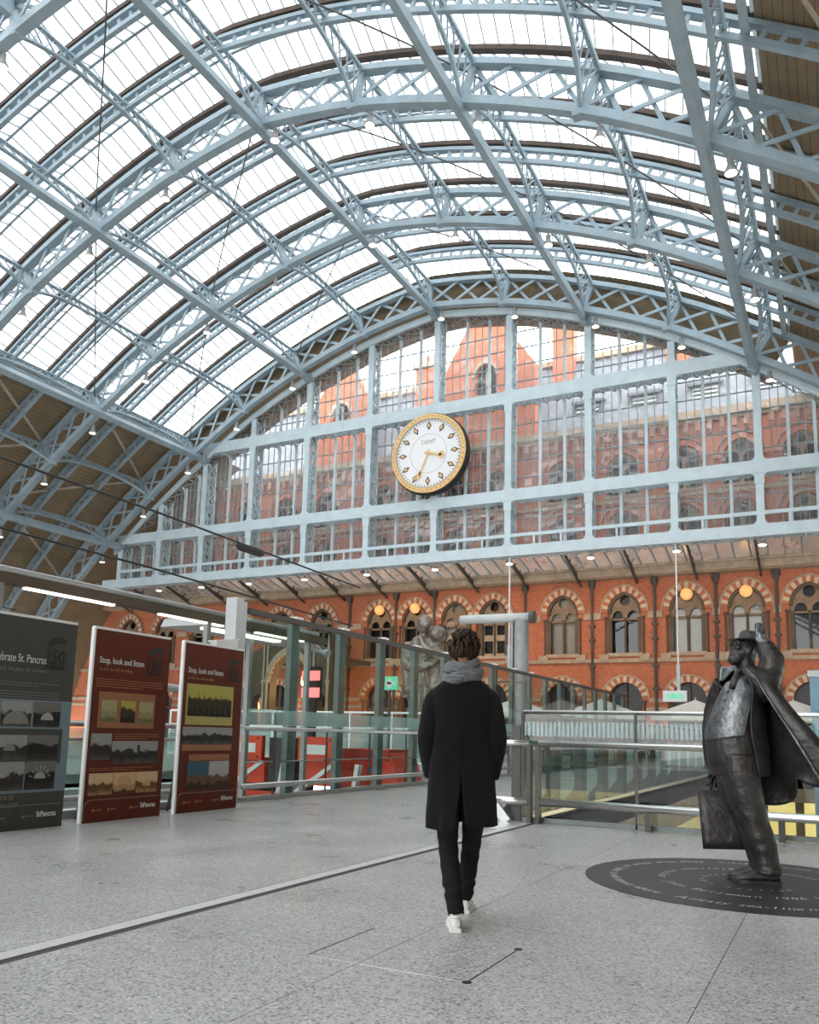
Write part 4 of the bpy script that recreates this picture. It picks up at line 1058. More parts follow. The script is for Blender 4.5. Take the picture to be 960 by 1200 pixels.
# overhead wires
for n, (x, z) in enumerate(((-12.0, 5.35), (-12.2, 4.25), (-26.7, 5.4))):
    pts = [(x, -40 + 4 * i, z - .12 * math.sin(i * .9)) for i in range(16)]
    o = tag(empty('overhead_wire', (0, 0, 0)), ('upper black overhead wire with an insulator left of the screen', 'lower black overhead wire above the light beam', 'far overhead wire across the boarded roof side')[n], 'wire', 'overhead wires')
    MB().tube(pts, .022, 6).build('wire', 'black', o)
    if n == 0: MB().lathe((x, 15.0, z - .05), [(.03, -.5), (.1, -.35), (.1, .35), (.03, .5)], 8, 'y').build('insulator', 'black', o)
# masonry gothic porch beyond the platforms
po = tag(empty('gothic_porch', (-33.0, 46.5, 0)), 'brown gothic porch with clustered columns glowing from inside', 'porch')
pp = plate([[(-3.4, 0), (3.4, 0), (3.4, 6.4), (2.0, 7.0), (0, 7.6), (-2.0, 7.0), (-3.4, 6.4)], list(reversed(gothic(0, .02, 4.4, 1.6, 1.3))), list(reversed(gothic(-2.6, .02, 3.0, .5, 1.3))), list(reversed(gothic(2.6, .02, 3.0, .5, 1.3)))], -.4, .8).build('front', 'umber', po, False, True)
ring_gothic(0, 4.4, 1.6, 1.95, 1.3, 1.28, -.55, .3).build('arch_ring', 'stone', po, False, True)
for xx in (-3.2, -2.05, -1.75, 1.75, 2.05, 3.2): MB().lathe((xx, -.55, 0), [(.16, 0), (.1, .3), (.1, 4.2), (.18, 4.45), (.08, 4.6), (.08, 6.8), (.02, 7.6)], 8).build('column', 'stone', po)
MB().box(-3.3, 3.3, .5, 4.9, 5.9, 6.2).build('ceiling_slab', 'umber', po)
l = bpy.data.lights.new('porch_lamp', 'POINT'); l.energy = 420; l.color = (1, .55, .25); l.shadow_soft_size = .3
o = tag(empty('porch_lantern', (-33.0, 47.9, 4.6)), 'warm lantern hanging inside the gothic porch', 'lamp'); MB().lathe((0, 0, 0), [(.05, .5), (.2, .3), (.22, -.2), (.08, -.35)], 8).build('lantern', 'warm_glow', o); MB().lathe((0, 0, 0), [(.02, .5), (.02, 1.3)], 6).build('chain', 'dark_iron', o); link('lamp_glow', l, o).location = (0, -.4, -.6)
for n, (x, y) in enumerate(((-40.0, 50.6), (-29.0, 50.6), (-25.0, 50.6), (-36.6, 50.6), (-22.0, 50.6))):
    l = bpy.data.lights.new('door_lamp', 'POINT'); l.energy = 60; l.color = (1, .5, .22); l.shadow_soft_size = .2
    o = tag(empty('wall_lantern', (x, y + 1.1, 2.9)), 'glowing lantern on the brick front behind the platforms, %s' % ('leftmost', 'middle one', 'second from the right', 'second from the left', 'rightmost')[n], 'lamp', 'wall lanterns of the hotel')
    MB().lathe((0, 0, 0), [(.06, .45), (.22, .35), (.26, -.1), (.1, -.3)], 8).build('lantern', 'warm_glow', o); MB().beam((0, 0, .2), (0, .3, .2), .05, .05).build('bracket', 'dark_iron', o); link('lamp_glow', l, o).location = (0, -.55, 0)
# tall grey column with the horizontal tube arm
co = tag(empty('lamp_column', (-9.6, 27.0, 0)), 'tall grey steel column with horizontal tube arm behind the walking man', 'column')
MB().lathe((0, 0, 0), [(.27, 0), (.25, .4), (.25, 5.15)], 16).build('shaft', 'lamp_grey', co, True)
MB().box(-.36, -.28, -.1, .1, 0, 5.1).build('conduit', 'lamp_grey', co)
MB().tube([(-2.3, 0, 5.25), (-1, 0, 5.25), (.35, 0, 5.25)], .16, 14).build('arm', 'pale_wall', co, True)
MB().lathe((.4, 0, 5.25), [(.22, -.08), (.22, .08)], 14, 'x').build('end_cap', 'dark_iron', co)
MB().lathe((0, 0, 0), [(.30, 3.0), (.30, 3.25)], 16).build('collar', 'lamp_grey', co)
MB().beam((-.9, -.1, 2.5), (-.9, -.1, 3.6), .1, .1).beam((-.9, -.1, 3.0), (0, -.1, 3.0), .06, .06).build('side_bracket', 'dark_iron', co)
# hanging rods and exit sign
for n, (x, z0, lab) in enumerate(((-7.5, 3.9, 'thin white rod hanging from the screen, carrying the exit sign'), (-17.2, 5.2, 'thin white rod hanging from the screen left of the blind window'))):
    o = tag(empty('hanging_rod', (x, 46.2, z0)), lab, 'rod', 'hanging rods')
    MB().lathe((0, 0, 0), [(.045, 0), (.045, 11.9 - z0)], 8).build('rod', 'white', o); MB().box(-.09, .09, -.06, .06, -.1, 1.3).build('junction_box', 'pale_wall', o)
es = tag(empty('exit_sign', (-7.7, 46.1, 3.2)), 'small green and white exit sign below the hanging rod', 'sign')
MB().box(-.62, .62, 0, .12, 0, .6).build('box', 'white', es); MB().box(-.42, .42, -.015, 0, .17, .43).build('green_panel', 'green_sign', es)
MB().box(.05, .30, -.02, -.015, .27, .33).quad((-.32, -.02, .3), (-.18, -.02, .40), (-.18, -.02, .2)).build('arrow', 'white', es)
es2 = tag(empty('exit_sign', (-13.4, 24.5, 2.6)), 'green emergency sign seen through the glass wall left of the man', 'sign')
MB().box(-.3, .3, 0, .08, 0, .45).build('panel', 'green_sign', es2); MB().box(-.08, .08, -.012, 0, .08, .36).box(-.22, .22, -.012, 0, .18, .26).build('white_cross', 'white', es2); MB().box(-.04, .04, .02, .06, -2.6, 0).build('post', 'dark_iron', es2)
db = tag(empty('departure_board', (-17.5, 12.5, 1.6)), 'small dark departure screen with amber lines between the boards', 'screen')
MB().box(-.6, .6, 0, .15, 0, .5).build('housing', 'black', db)
for k in range(2): MB().box(-.5, .35 - .3 * k, -.01, 0, .3 - .18 * k, .38 - .18 * k).build('amber_line', 'amber_glow', db)
MB().box(-.05, .05, .05, .12, -1.6, 0).build('post', 'dark_iron', db)
# parasols
def parasol(x, y, label, w=2.0):
    o = tag(empty('parasol', (x, y, 0)), label, 'parasol', 'cream parasols of the cafe')
    rs = []
    m = MB(); ap = (0, 0, 2.95); n = 8; pts = []
    for k in range(n):
        a = 2 * PI * (k + .5) / n; r = w * (1.0 if k % 1 == 0 else 1); pts.append((r * math.cos(a), r * math.sin(a), 2.25))
    for k in range(n):
        a, b = V(pts[k]), V(pts[(k + 1) % n]); c = (a + b) / 2; c.z -= .0
        m.quad(ap, a, b); m.quad(a, (a.x, a.y, 2.02), (b.x, b.y, 2.02), b)
    m.build('canopy', 'canvas', o)
    for k in range(n):
        a = V(pts[k]); MB().beam((0, 0, 2.85), a * .98, .03, .03).build('rib', 'brace', o)
    MB().lathe((0, 0, 0), [(.3, 0), (.3, .08), (.04, .1), (.035, 3.05)], 8).build('pole', 'brace', o)
parasol(-5.55, 38.5, 'cream parasol with the highest peak, left of the bronze man', 1.95)
parasol(-9.6, 38.0, 'cream parasol half behind the glass wall, left of the exit sign', 1.95)
parasol(-1.6, 38.5, 'cream parasol right of the bronze man, behind his coat', 1.9)
parasol(-13.6, 37.5, 'cream parasol just right of the walking man', 1.9)
# planters / cafe screens under the parasols
for n in range(3):
    o = tag(empty('cafe_screen', (-10.5 + n * 3.2, 36.2, 0)), 'low cafe screen with timber rail under the parasols, %s' % ('left one', 'middle one', 'right one')[n], 'screen', 'cafe screens')
    MB().box(0, 2.8, 0, .06, .1, .95).build('panel', 'pale_wall', o); MB().box(-.03, 2.83, -.03, .09, .95, 1.08).build('rail', 'brace', o)
    for x in (.1, 2.7): MB().box(x - .05, x + .05, -.15, .2, 0, .1).build('foot', 'dark_iron', o)

# ================================================================ DISPLAY BOARDS
def photo_mat(name, sky, mid, dark, hz=.55, sc=9.0):
    """a printed picture: pale upper part, ragged dark skyline, mottled ground"""
    m = bpy.data.materials.new(name); m.use_nodes = True; N = m.node_tree.nodes; L = m.node_tree.links; b = N['Principled BSDF']; b.inputs['Roughness'].default_value = .6; b.inputs['Specular IOR Level'].default_value = .2
    tc = N.new('ShaderNodeTexCoord'); sx = N.new('ShaderNodeSeparateXYZ'); L.new(tc.outputs['Generated'], sx.inputs[0])
    n = N.new('ShaderNodeTexNoise'); n.inputs['Scale'].default_value = sc; n.inputs['Detail'].default_value = 7; L.new(tc.outputs['Object'], n.inputs['Vector'])
    a = N.new('ShaderNodeMath'); a.operation = 'MULTIPLY_ADD'; a.inputs[1].default_value = .55; L.new(n.outputs['Fac'], a.inputs[0]); L.new(sx.outputs[2], a.inputs[2])
    r = N.new('ShaderNodeValToRGB'); e = r.color_ramp.elements
    e[0].position = .25; e[0].color = (*mid, 1); e[1].position = hz + .32; e[1].color = (*sky, 1)
    x = e.new(hz + .02); x.color = (*dark, 1); x = e.new(hz + .24); x.color = (*dark, 1); x = e.new(.40); x.color = (*[c * .6 for c in mid], 1)
    L.new(a.outputs[0], r.inputs[0]); L.new(r.outputs[0], b.inputs['Base Color']); MATS[name] = m
photo_mat('ph_grey', (.30, .29, .28), (.10, .09, .085), (.035, .03, .028)); photo_mat('ph_dark', (.16, .15, .14), (.05, .045, .04), (.018, .015, .014), .6)
photo_mat('ph_sepia', (.62, .44, .26), (.40, .24, .11), (.14, .07, .03), .5); photo_mat('ph_sepia2', (.66, .42, .22), (.12, .06, .03), (.45, .26, .13), .45)
photo_mat('ph_map', (.36, .32, .17), (.20, .17, .09), (.28, .24, .12), .5, 24); photo_mat('ph_yellow', (.42, .36, .08), (.03, .022, .012), (.05, .038, .02), .62)
photo_mat('ph_blue', (.05, .11, .15), (.05, .035, .025), (.14, .08, .04), .5); photo_mat('ph_street', (.42, .40, .38), (.07, .05, .04), (.15, .085, .05), .5)
mat('board_brown', (.115, .024, .012), .55, 0, .06, 3.0, spec=.2); mat('board_grey', (.062, .062, .056), .45, 0, .06, 3.0, spec=.2)
mat('board_orange', (.30, .11, .04), .5); mat('panel_blue', (.15, .21, .245), .5); mat('print_white', (.72, .70, .66), .6); mat('print_dim', (.20, .19, .17), .6)
mat('print_orange', (.42, .17, .07), .6); mat('print_black', (.018, .014, .012), .6); mat('yellow_paper', (.40, .34, .10), .6)
BW, BH, BT = 1.28, 2.33, .05
def board(y0, face, label):
    o = tag(empty('display_board', (-8.0, y0, 0)), label, 'display board', 'display boards along the railing')
    lp = [(0, 0), (BW, 0), (BW, BH), (.015, BH), (0, BH - .015)]
    a = plate([lp], 0, .03); b = MB(); b.v = [(-p[1] , p[0], p[2]) for p in a.v]; b.f = a.f; b.build('panel', face, o, False, True)
    a = plate([[(-.03, 0), (.0, 0), (.0, BH), (BW, BH), (BW, BH + .03), (-.01, BH + .03), (-.03, BH + .01)]], -.005, BT); b = MB(); b.v = [(-p[1], p[0], p[2]) for p in a.v]; b.f = a.f; b.build('edge_frame', 'white', o, False, True)
    MB().beam((-.06, .25, 1.5), (-.38, .25, 0), .03, .03).beam((-.06, BW - .25, 1.5), (-.38, BW - .25, 0), .03, .03).build('back_strut', 'dark_iron', o)
    return o
def bp(o, u0, u1, z0, z1, m, name='picture', lvl=1, par=None):
    return MB().box(0, .004 * lvl, u0, u1, z0, z1).build(name, m, par or o)
def bt(o, s, u, z, size, m, align='LEFT', shear=0, lvl=2, name='lettering', off=0, cond=.80):
    M = Matrix(((0, 0, 1, .004 * lvl), (cond, 0, 0, u), (0, 1, 0, z), (0, 0, 0, 1)))
    return MB().add(text_mb(s, size, 0.0008, align, shear, off), M).build(name, m, o)
def lines(o, u0, u1, z, n, dz, m, h=.007):
    mb = MB()
    for i in range(n):
        x = u0
        while x < u1 - .02:
            w = random.uniform(.02, .07); e = min(x + w, u1 if i < n - 1 else u0 + (u1 - u0) * .7)
            if e > x: mb.box(0, .003, x, e, z - i * dz, z - i * dz + h)
            x += w + .010
    return tag(mb.build('small_print', m, o), None, None, None, 'stuff')
def badge(o, u, z, s=1.0):
    bt(o, '150', u, z, .235 * s, 'print_black', 'CENTER', 0, 2, 'badge_number', .006)
    bt(o, 'ST PANCRAS', u, z - .055 * s, .058 * s, 'print_black', 'CENTER', 0, 2, 'badge_name', .002)
    mb = MB(); n = 10
    for k in range(n):
        a0, a1 = math.radians(150 - 95 * k / n), math.radians(150 - 95 * (k + 1) / n)
        f = lambda a, r: (.006, u + .04 + r * s * math.cos(a), z + .12 * s + r * s * math.sin(a))
        mb.quad(f(a0, .12), f(a1, .12), f(a1, .20), f(a0, .20))
    mb.build('badge_arch', 'print_black', o)
def foot(o, m='print_dim'):
    MB().box(0, .004, .10, BW - .04, .26, .268).build('foot_rule', 'print_dim', o)
    mb = MB(); r = .09
    for k in range(6):
        a0, a1 = PI / 2 + PI / 2 * k / 6, PI / 2 + PI / 2 * (k + 1) / 6
        mb.quad((.004, .10 + r * math.cos(a0), .176 + r * math.sin(a0)), (.004, .10 + r * math.cos(a1), .176 + r * math.sin(a1)), (.004, .10 + (r - .012) * math.cos(a1), .176 + (r - .012) * math.sin(a1)), (.004, .10 + (r - .012) * math.cos(a0), .176 + (r - .012) * math.sin(a0)))
    mb.box(0, .004, .01, .022, .03, .176).build('foot_curve', 'print_dim', o)
    for k, u in enumerate((.16, .40, .76)):
        MB().lathe((.003, u, .14), [(.018, 0), (.018, .003)], 10, 'x').build('icon', m, o); lines(o, u + .035, u + .17, .136, 1, .02, m, .012)
    bt(o, 'StPancras', BW - .10, .13, .085, 'print_white', 'RIGHT', 0, 2, 'brand_lettering', .002)
# grey board, cut by the left frame edge
b1 = board(5.57, 'board_grey', 'dark grey display board with blue bands and old photographs, nearest the camera')
bt(b1, 'Celebrate St. Pancras', BW - .40, 1.83, .13, 'print_white', 'RIGHT', cond=.66); bt(b1, 'the people, the place, the journeys', BW - .40, 1.73, .066, 'print_dim', 'RIGHT', .2)
badge(b1, BW - .28, 1.84, 1.0); lines(b1, .1, BW - .18, 1.60, 2, .03, 'print_dim'); lines(b1, .1, BW - .18, 1.50, 4, .03, 'print_dim')
for z0, z1 in ((1.16, 1.43), (.82, 1.13), (.42, .80)): pass
bp(b1, 0, BW - .0, 1.10, 1.42, 'panel_blue', 'blue_band'); bp(b1, 0, BW - .0, .40, .80, 'panel_blue', 'blue_band')
bp(b1, 0, BW - .10, .72, 1.08, 'board_grey', 'grey_block', 1.4); bp(b1, BW - .10, BW - .0, .72, 1.12, 'panel_blue', 'blue_band', 1.3)
for u0, u1, z0, z1, m in ((BW - .60, BW - .38, 0, 0, 0),): pass
for u0, u1, z0, z1, m in ((.05, .33, 1.13, 1.39, 'ph_dark'), (.36, .74, 1.12, 1.40, 'ph_grey'), (.77, 1.13, 1.12, 1.40, 'ph_dark'), (.0, .30, .76, 1.02, 'ph_dark'), (.31, .72, .76, 1.03, 'ph_grey'), (.73, 1.13, .76, 1.03, 'ph_dark'), (.0, .30, .43, .74, 'ph_grey'), (.31, .71, .43, .74, 'ph_grey'), (.73, 1.12, .43, .74, 'ph_dark')):
    bp(b1, u0, u1, z0, z1, m, 'photograph', 2)
lines(b1, .1, .8, 1.055, 1, .02, 'print_dim'); bt(b1, 'more at', BW - .93, .335, .10, 'print_dim'); bt(b1, 'stpancras.com', BW - .83, .285 - .03 + .0, .10, 'print_dim', 'CENTER')
def lun(o, u, z, r, m, h=1.0, rays=0):
    """the pale end window of a vaulted hall, as printed in a photograph"""
    mb = MB(); n = 14; X = .0095
    mb.quad(*[(X, u + r * math.cos(PI * k / n), z + h * r * math.sin(PI * k / n)) for k in range(n + 1)])
    for k in range(rays):
        a = PI * (k + .5) / rays; c, s = math.cos(a), math.sin(a)
        mb.quad((X, u + 1.1 * r * c, z + 1.1 * r * s), (X, u + 1.9 * r * math.cos(a - .06), z + 1.9 * r * math.sin(a - .06)), (X, u + 1.9 * r * math.cos(a + .06), z + 1.9 * r * math.sin(a + .06)))
    mb.build('printed_vault', m, o)
mat('print_grey', (.34, .33, .31), .6); mat('print_peach', (.55, .33, .17), .6)
for a_ in ((.95, 1.20, .085, 'print_grey'), (.55, 1.15, .16, 'print_dim', .9), (.50, .86, .075, 'print_dim'), (.42, .57, .06, 'print_grey', 1, 5), (.92, .55, .075, 'print_grey', 1, 7), (.15, .57, .06, 'print_dim')): lun(b1, *a_)
foot(b1)
# first brown board
b2 = board(7.13, 'board_brown', 'brown display board with small maps and sepia photographs, middle one of three')
bt(b2, 'Stop, look and listen', .08, 1.92, .112, 'print_white'); bt(b2, 'for how the walls are talking', .085, 1.83, .058, 'print_orange', 'LEFT', .2); badge(b2, BW - .27, 1.88, .98)
lines(b2, .06, BW - .10, 1.72, 4, .03, 'print_orange')
bp(b2, .12, BW - .22, 1.13, 1.57, 'board_orange', 'map_panel')
for k, u in enumerate((.17, .48, .79)): bp(b2, u, u + .24, 1.20, 1.47, 'ph_map' if k != 1 else 'ph_yellow', 'map', 2); lines(b2, u, u + .2, 1.175, 2, .015, 'print_dim')
lines(b2, .16, 1.0, 1.53, 2, .022, 'print_dim')
bp(b2, .05, .37, .74, 1.06, 'ph_grey', 'photograph'); lines(b2, .42, 1.18, 1.05, 3, .028, 'print_orange')
bp(b2, .38, 1.16, .69, .97, 'ph_grey', 'photograph', 2); lines(b2, .05, 1.1, .635, 2, .025, 'print_orange')
for k, m in enumerate(('ph_sepia', 'ph_sepia2', 'ph_sepia')): bp(b2, .06 + k * .38, .43 + k * .38, .32, .58, m, 'photograph', 2)
lun(b2, .625, .43, .12, 'print_peach', 1.0); lun(b2, 1.0, .40, .07, 'print_peach', 1.3); lun(b2, .66, .80, .10, 'print_black', .8); MB().box(0, .0095, .80, .84, .80, .92).build('printed_tower', 'print_black', b2)
foot(b2, 'print_orange')
# second brown board
b3 = board(8.70, 'board_brown', 'brown display board with a large yellow framed engraving, farthest from the camera')
bt(b3, 'Stop, look and listen', .08, 1.92, .112, 'print_white'); bt(b3, 'for how the walls are talking', .085, 1.83, .058, 'print_orange', 'LEFT', .2); badge(b3, BW - .24, 1.90, .9)
bp(b3, .08, BW - .20, 1.20, 1.77, 'yellow_paper', 'engraving_mount'); bp(b3, .11, BW - .24, 1.32, 1.73, 'ph_yellow', 'engraving', 2); lines(b3, .12, 1.0, 1.27, 3, .026, 'print_dim')
bp(b3, .05, BW - .18, .93, 1.17, 'ph_grey', 'photograph'); bp(b3, .05, BW - .18, .84, .925, 'board_orange', 'caption_block'); lines(b3, .08, 1.0, .90, 3, .024, 'print_orange')
bp(b3, .20, BW - .22, .70, .79, 'board_orange', 'caption_block'); lines(b3, .22, 1.0, .77, 3, .022, 'print_orange')
bp(b3, .18, .62, .31, .69, 'ph_blue', 'photograph', 2); bp(b3, .63, 1.06, .31, .69, 'ph_street', 'photograph', 2)
for k in range(7):
    u_ = .2 + k * .12; MB().quad((.0095, u_ - .03, 1.36), (.0095, u_ + .03, 1.36), (.0095, u_ + .012, 1.48 + .12 * math.sin(k * 2.1) ** 2), (.0095, u_, 1.56 + .12 * math.sin(k * 2.1) ** 2), (.0095, u_ - .012, 1.48 + .12 * math.sin(k * 2.1) ** 2)).build('printed_spire', 'print_black', b3)
for u_ in (.48, .70): MB().quad((.0095, u_ - .13, .99), (.0095, u_ + .13, .99), (.0095, u_, 1.10)).build('printed_gable', 'print_black', b3)
foot(b3, 'print_orange')
# blue flag banner at the right edge
bl = tag(empty('blue_banner', (-.29, 11.75, -5.5)), 'tall blue pole banner with black number at the right picture edge', 'banner')
MB().box(0, .95, 0, .03, 5.0, 7.52).build('cloth', 'sky_blue_print', bl); MB().box(-.02, .98, -.02, .05, 7.50, 7.58).build('top_bar', 'pale_wall', bl)
MB().tube([(.99, .02, 0), (.99, .02, 7.6)], .04, 8).build('pole', 'steel_plain', bl)
M = Matrix.Translation((.06, -.004, 7.08)) @ Matrix.Rotation(PI / 2, 4, 'X')
MB().add(text_mb('150', .24, .0008, 'LEFT', 0, .006), M).build('badge_number', 'print_black', bl)
MB().add(text_mb('ST PANCRAS', .062, .0008, 'LEFT', 0, .002), Matrix.Translation((.07, -.004, 7.01)) @ Matrix.Rotation(PI / 2, 4, 'X')).build('badge_name', 'print_black', bl)
MB().add(text_mb('CELEBRATE', .2, .0008, 'LEFT', 0, .004), Matrix.Translation((.30, -.004, 5.55)) @ Matrix.Rotation(PI / 2, 4, 'X') @ Matrix.Rotation(PI / 2, 4, 'Z')).build('vertical_lettering', 'print_white', bl)

# ================================================================ FIGURES
def catmull(pts, n=6):
    P = [V(p) for p in pts]; out = []
    for i in range(len(P) - 1):
        a = P[max(i - 1, 0)]; b = P[i]; c = P[i + 1]; d = P[min(i + 2, len(P) - 1)]
        for k in range(n):
            t = k / n; out.append(0.5 * (2 * b + (c - a) * t + (2 * a - 5 * b + 4 * c - d) * t * t + (3 * b - a - 3 * c + d) * t ** 3))
    out.append(P[-1]); return out
def limb(pts, rad, n=16, sub=6, flat=1.0, wr=0.0, freq=9):
    """smooth tapering tube through joints, with optional cloth wrinkles"""
    path = catmull(pts, sub); rr = catmull([(r, 0, 0) for r in rad], sub)
    R = [max(q.x, .002) * (1 + wr * math.sin(i * freq * .35 + .6 * math.sin(i * .7))) for i, q in enumerate(rr)]
    return MB().tube(path, R, n, True, flat)
def ell(c, rx, ry, rz, M=None, n=16):
    m = MB(); rs = []
    for i in range(1, n):
        a = PI * i / n - PI / 2
        rs.append([V((rx * math.cos(a) * math.cos(2 * PI * k / n), ry * math.cos(a) * math.sin(2 * PI * k / n), rz * math.sin(a))) for k in range(n)])
    m.rings(rs); T = Matrix.Translation(c) @ (M.to_4x4() if M else Matrix.Identity(4)); return MB().add(m, T)
def loft(rows, n=28):
    """rows: (cx, cy, z, half width, half depth)"""
    return MB().rings([[(cx + a * math.copysign(abs(math.cos(t)) ** .85, math.cos(t)), cy + b * math.copysign(abs(math.sin(t)) ** .85, math.sin(t)), z) for t in [2 * PI * k / n for k in range(n)]] for cx, cy, z, a, b in rows])
def fused(mb, name, m, parent, vox=.012, smooth=6):
    o = mb.build(name, m, parent, True, True)
    r = o.modifiers.new('r', 'REMESH'); r.mode = 'VOXEL'; r.voxel_size = vox; r.use_smooth_shade = True
    s = o.modifiers.new('s', 'SMOOTH'); s.factor = .5; s.iterations = smooth
    baked(o); return o
def sheet(grid, name, m, parent, thick=.012, sub=2, closed=False, skip=None):
    mb = MB(); rows = len(grid); cols = len(grid[0])
    for r in grid: mb.v += [tuple(p) for p in r]
    for i in range(rows - 1):
        for j in range(cols if closed else cols - 1):
            if skip and skip(i, j): continue
            mb.f.append((i * cols + j, i * cols + (j + 1) % cols, (i + 1) * cols + (j + 1) % cols, (i + 1) * cols + j))
    o = mb.build(name, m, parent, True)
    s = o.modifiers.new('s', 'SUBSURF'); s.levels = sub; s.render_levels = sub
    d = o.modifiers.new('d', 'SOLIDIFY'); d.thickness = thick; d.offset = 0
    baked(o); o.data.shade_smooth(); return o
def basis(fwd, up=(0, 0, 1)):
    f = V(fwd).normalized(); s = f.cross(V(up)).normalized(); u = s.cross(f)
    return Matrix((s, f, u)).transposed()         # columns: right, forward, up
def frame(o, x, y):
    a = math.atan2(-x, y); o.location = (x, y, 0); o.rotation_euler = (0, 0, a)   # local x = right, y = away from the camera

# ---- the walking man ---------------------------------------------------------
man = empty('person'); frame(man, -2.13, 4.88)
tag(man, 'man in dark wool overcoat, grey scarf, black jeans and white trainers walking away', 'person')
hb = MB()
hb.add(loft([(0, .02, .84, .15, .10), (0, .02, .95, .16, .11), (0, .02, 1.08, .14, .10), (0, .03, 1.25, .155, .105), (0, .02, 1.38, .165, .10), (0, .01, 1.45, .13, .08), (0, .01, 1.50, .06, .06)]))
hb.add(limb([(0, .01, 1.44), (0, .015, 1.52), (0, .02, 1.60)], [.06, .055, .055]))
Hd = Matrix.Rotation(math.radians(3), 3, 'Z')
hb.add(ell((0, .025, 1.695), .074, .094, .105)).add(ell((0, .055, 1.632), .056, .062, .062)).add(ell((0, .118, 1.675), .012, .022, .024)).add(ell((0, .105, 1.635), .026, .014, .010)).add(ell((0, .10, 1.60), .022, .02, .016))
for s in (-1, 1): hb.add(ell((s * .076, .02, 1.675), .012, .022, .032)).add(ell((s * .031, .104, 1.70), .013, .010, .008))
for s in (-1, 1):
    hb.add(limb([(s * .17, .01, 1.40), (s * .215, -.03, 1.16), (s * .19, .06, .93)], [.045, .038, .028]))
    hb.add(ell((s * .185, .075, .88), .022, .04, .048))
    for k in range(4): hb.add(limb([(s * (.185 + .012 - .004 * k), .05 + .018 * k, .85), (s * .182, .055 + .018 * k, .81), (s * .172, .06 + .017 * k, .785 + .006 * abs(k - 1.5))], [.0095, .0085, .007], 8, 4))
    hb.add(limb([(s * .172, .06, .90), (s * .152, .10, .87), (s * .147, .112, .845)], [.011, .010, .008], 8, 4))
LEG = {-1: [(-.088, .03, .90), (-.085, .04, .70), (-.078, .02, .48), (-.05, -.12, .28), (-.018, -.205, .09)], 1: [(.085, .04, .90), (.083, .10, .70), (.072, .17, .48), (.052, .22, .28), (.036, .30, .10)]}
for s in (-1, 1): hb.add(limb(LEG[s], [.075, .065, .05, .045, .034]))
fused(hb, 'body', 'skin', man, .008, 3)
# trousers
tr = MB()
for s in (-1, 1):
    P_ = catmull(LEG[s], 8); P2 = [p + V((0, 0, 0)) for p in P_]
    rr = catmull([(r, 0, 0) for r in (.098, .083, .064, .058, .050)], 8); n = len(P2)
    R_ = [rr[i].x * (1 + .045 * math.sin(i * 1.9 + s) * (1 if i > n * .45 else .3) + (.10 * math.sin(i * 2.6) if i > n - 9 else 0)) for i in range(n)]
    tr.tube(P2, R_, 18)
tr.add(loft([(0, .035, .80, .16, .115), (0, .03, .92, .17, .12), (0, .03, 1.0, .165, .115)]))
fused(tr, 'trousers', 'jeans', man, .009, 2)
# shoes
def shoe(name, s, hx, hy, hz, yaw, pitch, m='shoe', L=.285, sole='shoe', par=None):
    o = empty(name, (hx, hy, hz), par); o.rotation_euler = (pitch, 0, yaw)
    rows = []
    for t, w, h0, h1 in ((0, .024, .02, .06), (.02, .034, .016, .095), (.07, .037, .016, .105), (.12, .036, .016, .095), (.17, .042, .016, .078), (.22, .047, .016, .062), (.26, .040, .017, .05), (.283, .022, .02, .036)):
        k = L / .285; r = []
        for q in range(14):
            a = 2 * PI * q / 14; r.append((w * math.cos(a) * (1.0 if math.sin(a) < 0 else .88), t * k, (h0 + h1) / 2 + (h1 - h0) / 2 * math.sin(a)))
        rows.append(r)
    u = MB().rings(rows).build('upper', m, o, True, True); u.modifiers.new('s', 'SUBSURF').levels = 1; u.modifiers['s'].render_levels = 1; baked(u); u.data.shade_smooth()
    lp = [(-.03, .0), (.03, .0), (.04, .05), (.04, .12), (.050, .20), (.046, .255), (.02, .292), (-.02, .292), (-.046, .255), (-.050, .20), (-.04, .12), (-.04, .05)]
    MB().rings([[(x * .96, y * L / .285, 0) for x, y in lp], [(x, y * L / .285, .012) for x, y in lp], [(x, y * L / .285, .026) for x, y in lp]]).build('sole', sole, o, False, True)
    MB().tube([(.03 * math.cos(a), .045 + .045 * math.sin(a), .096 + .008 * math.sin(a)) for a in [2 * PI * k / 12 for k in range(13)]], .009, 6).build('collar', m, o)
    for k in range(4): MB().beam((-.02, .115 + .022 * k, .094 - .009 * k), (.02, .115 + .022 * k, .094 - .009 * k), .008, .006).build('lace', m, o)
    return o
shoe('shoe', -1, -.018, -.262, 0.0, math.radians(4), 0, par=man); shoe('shoe', 1, .036, .265, .0, math.radians(-5), 0, par=man)
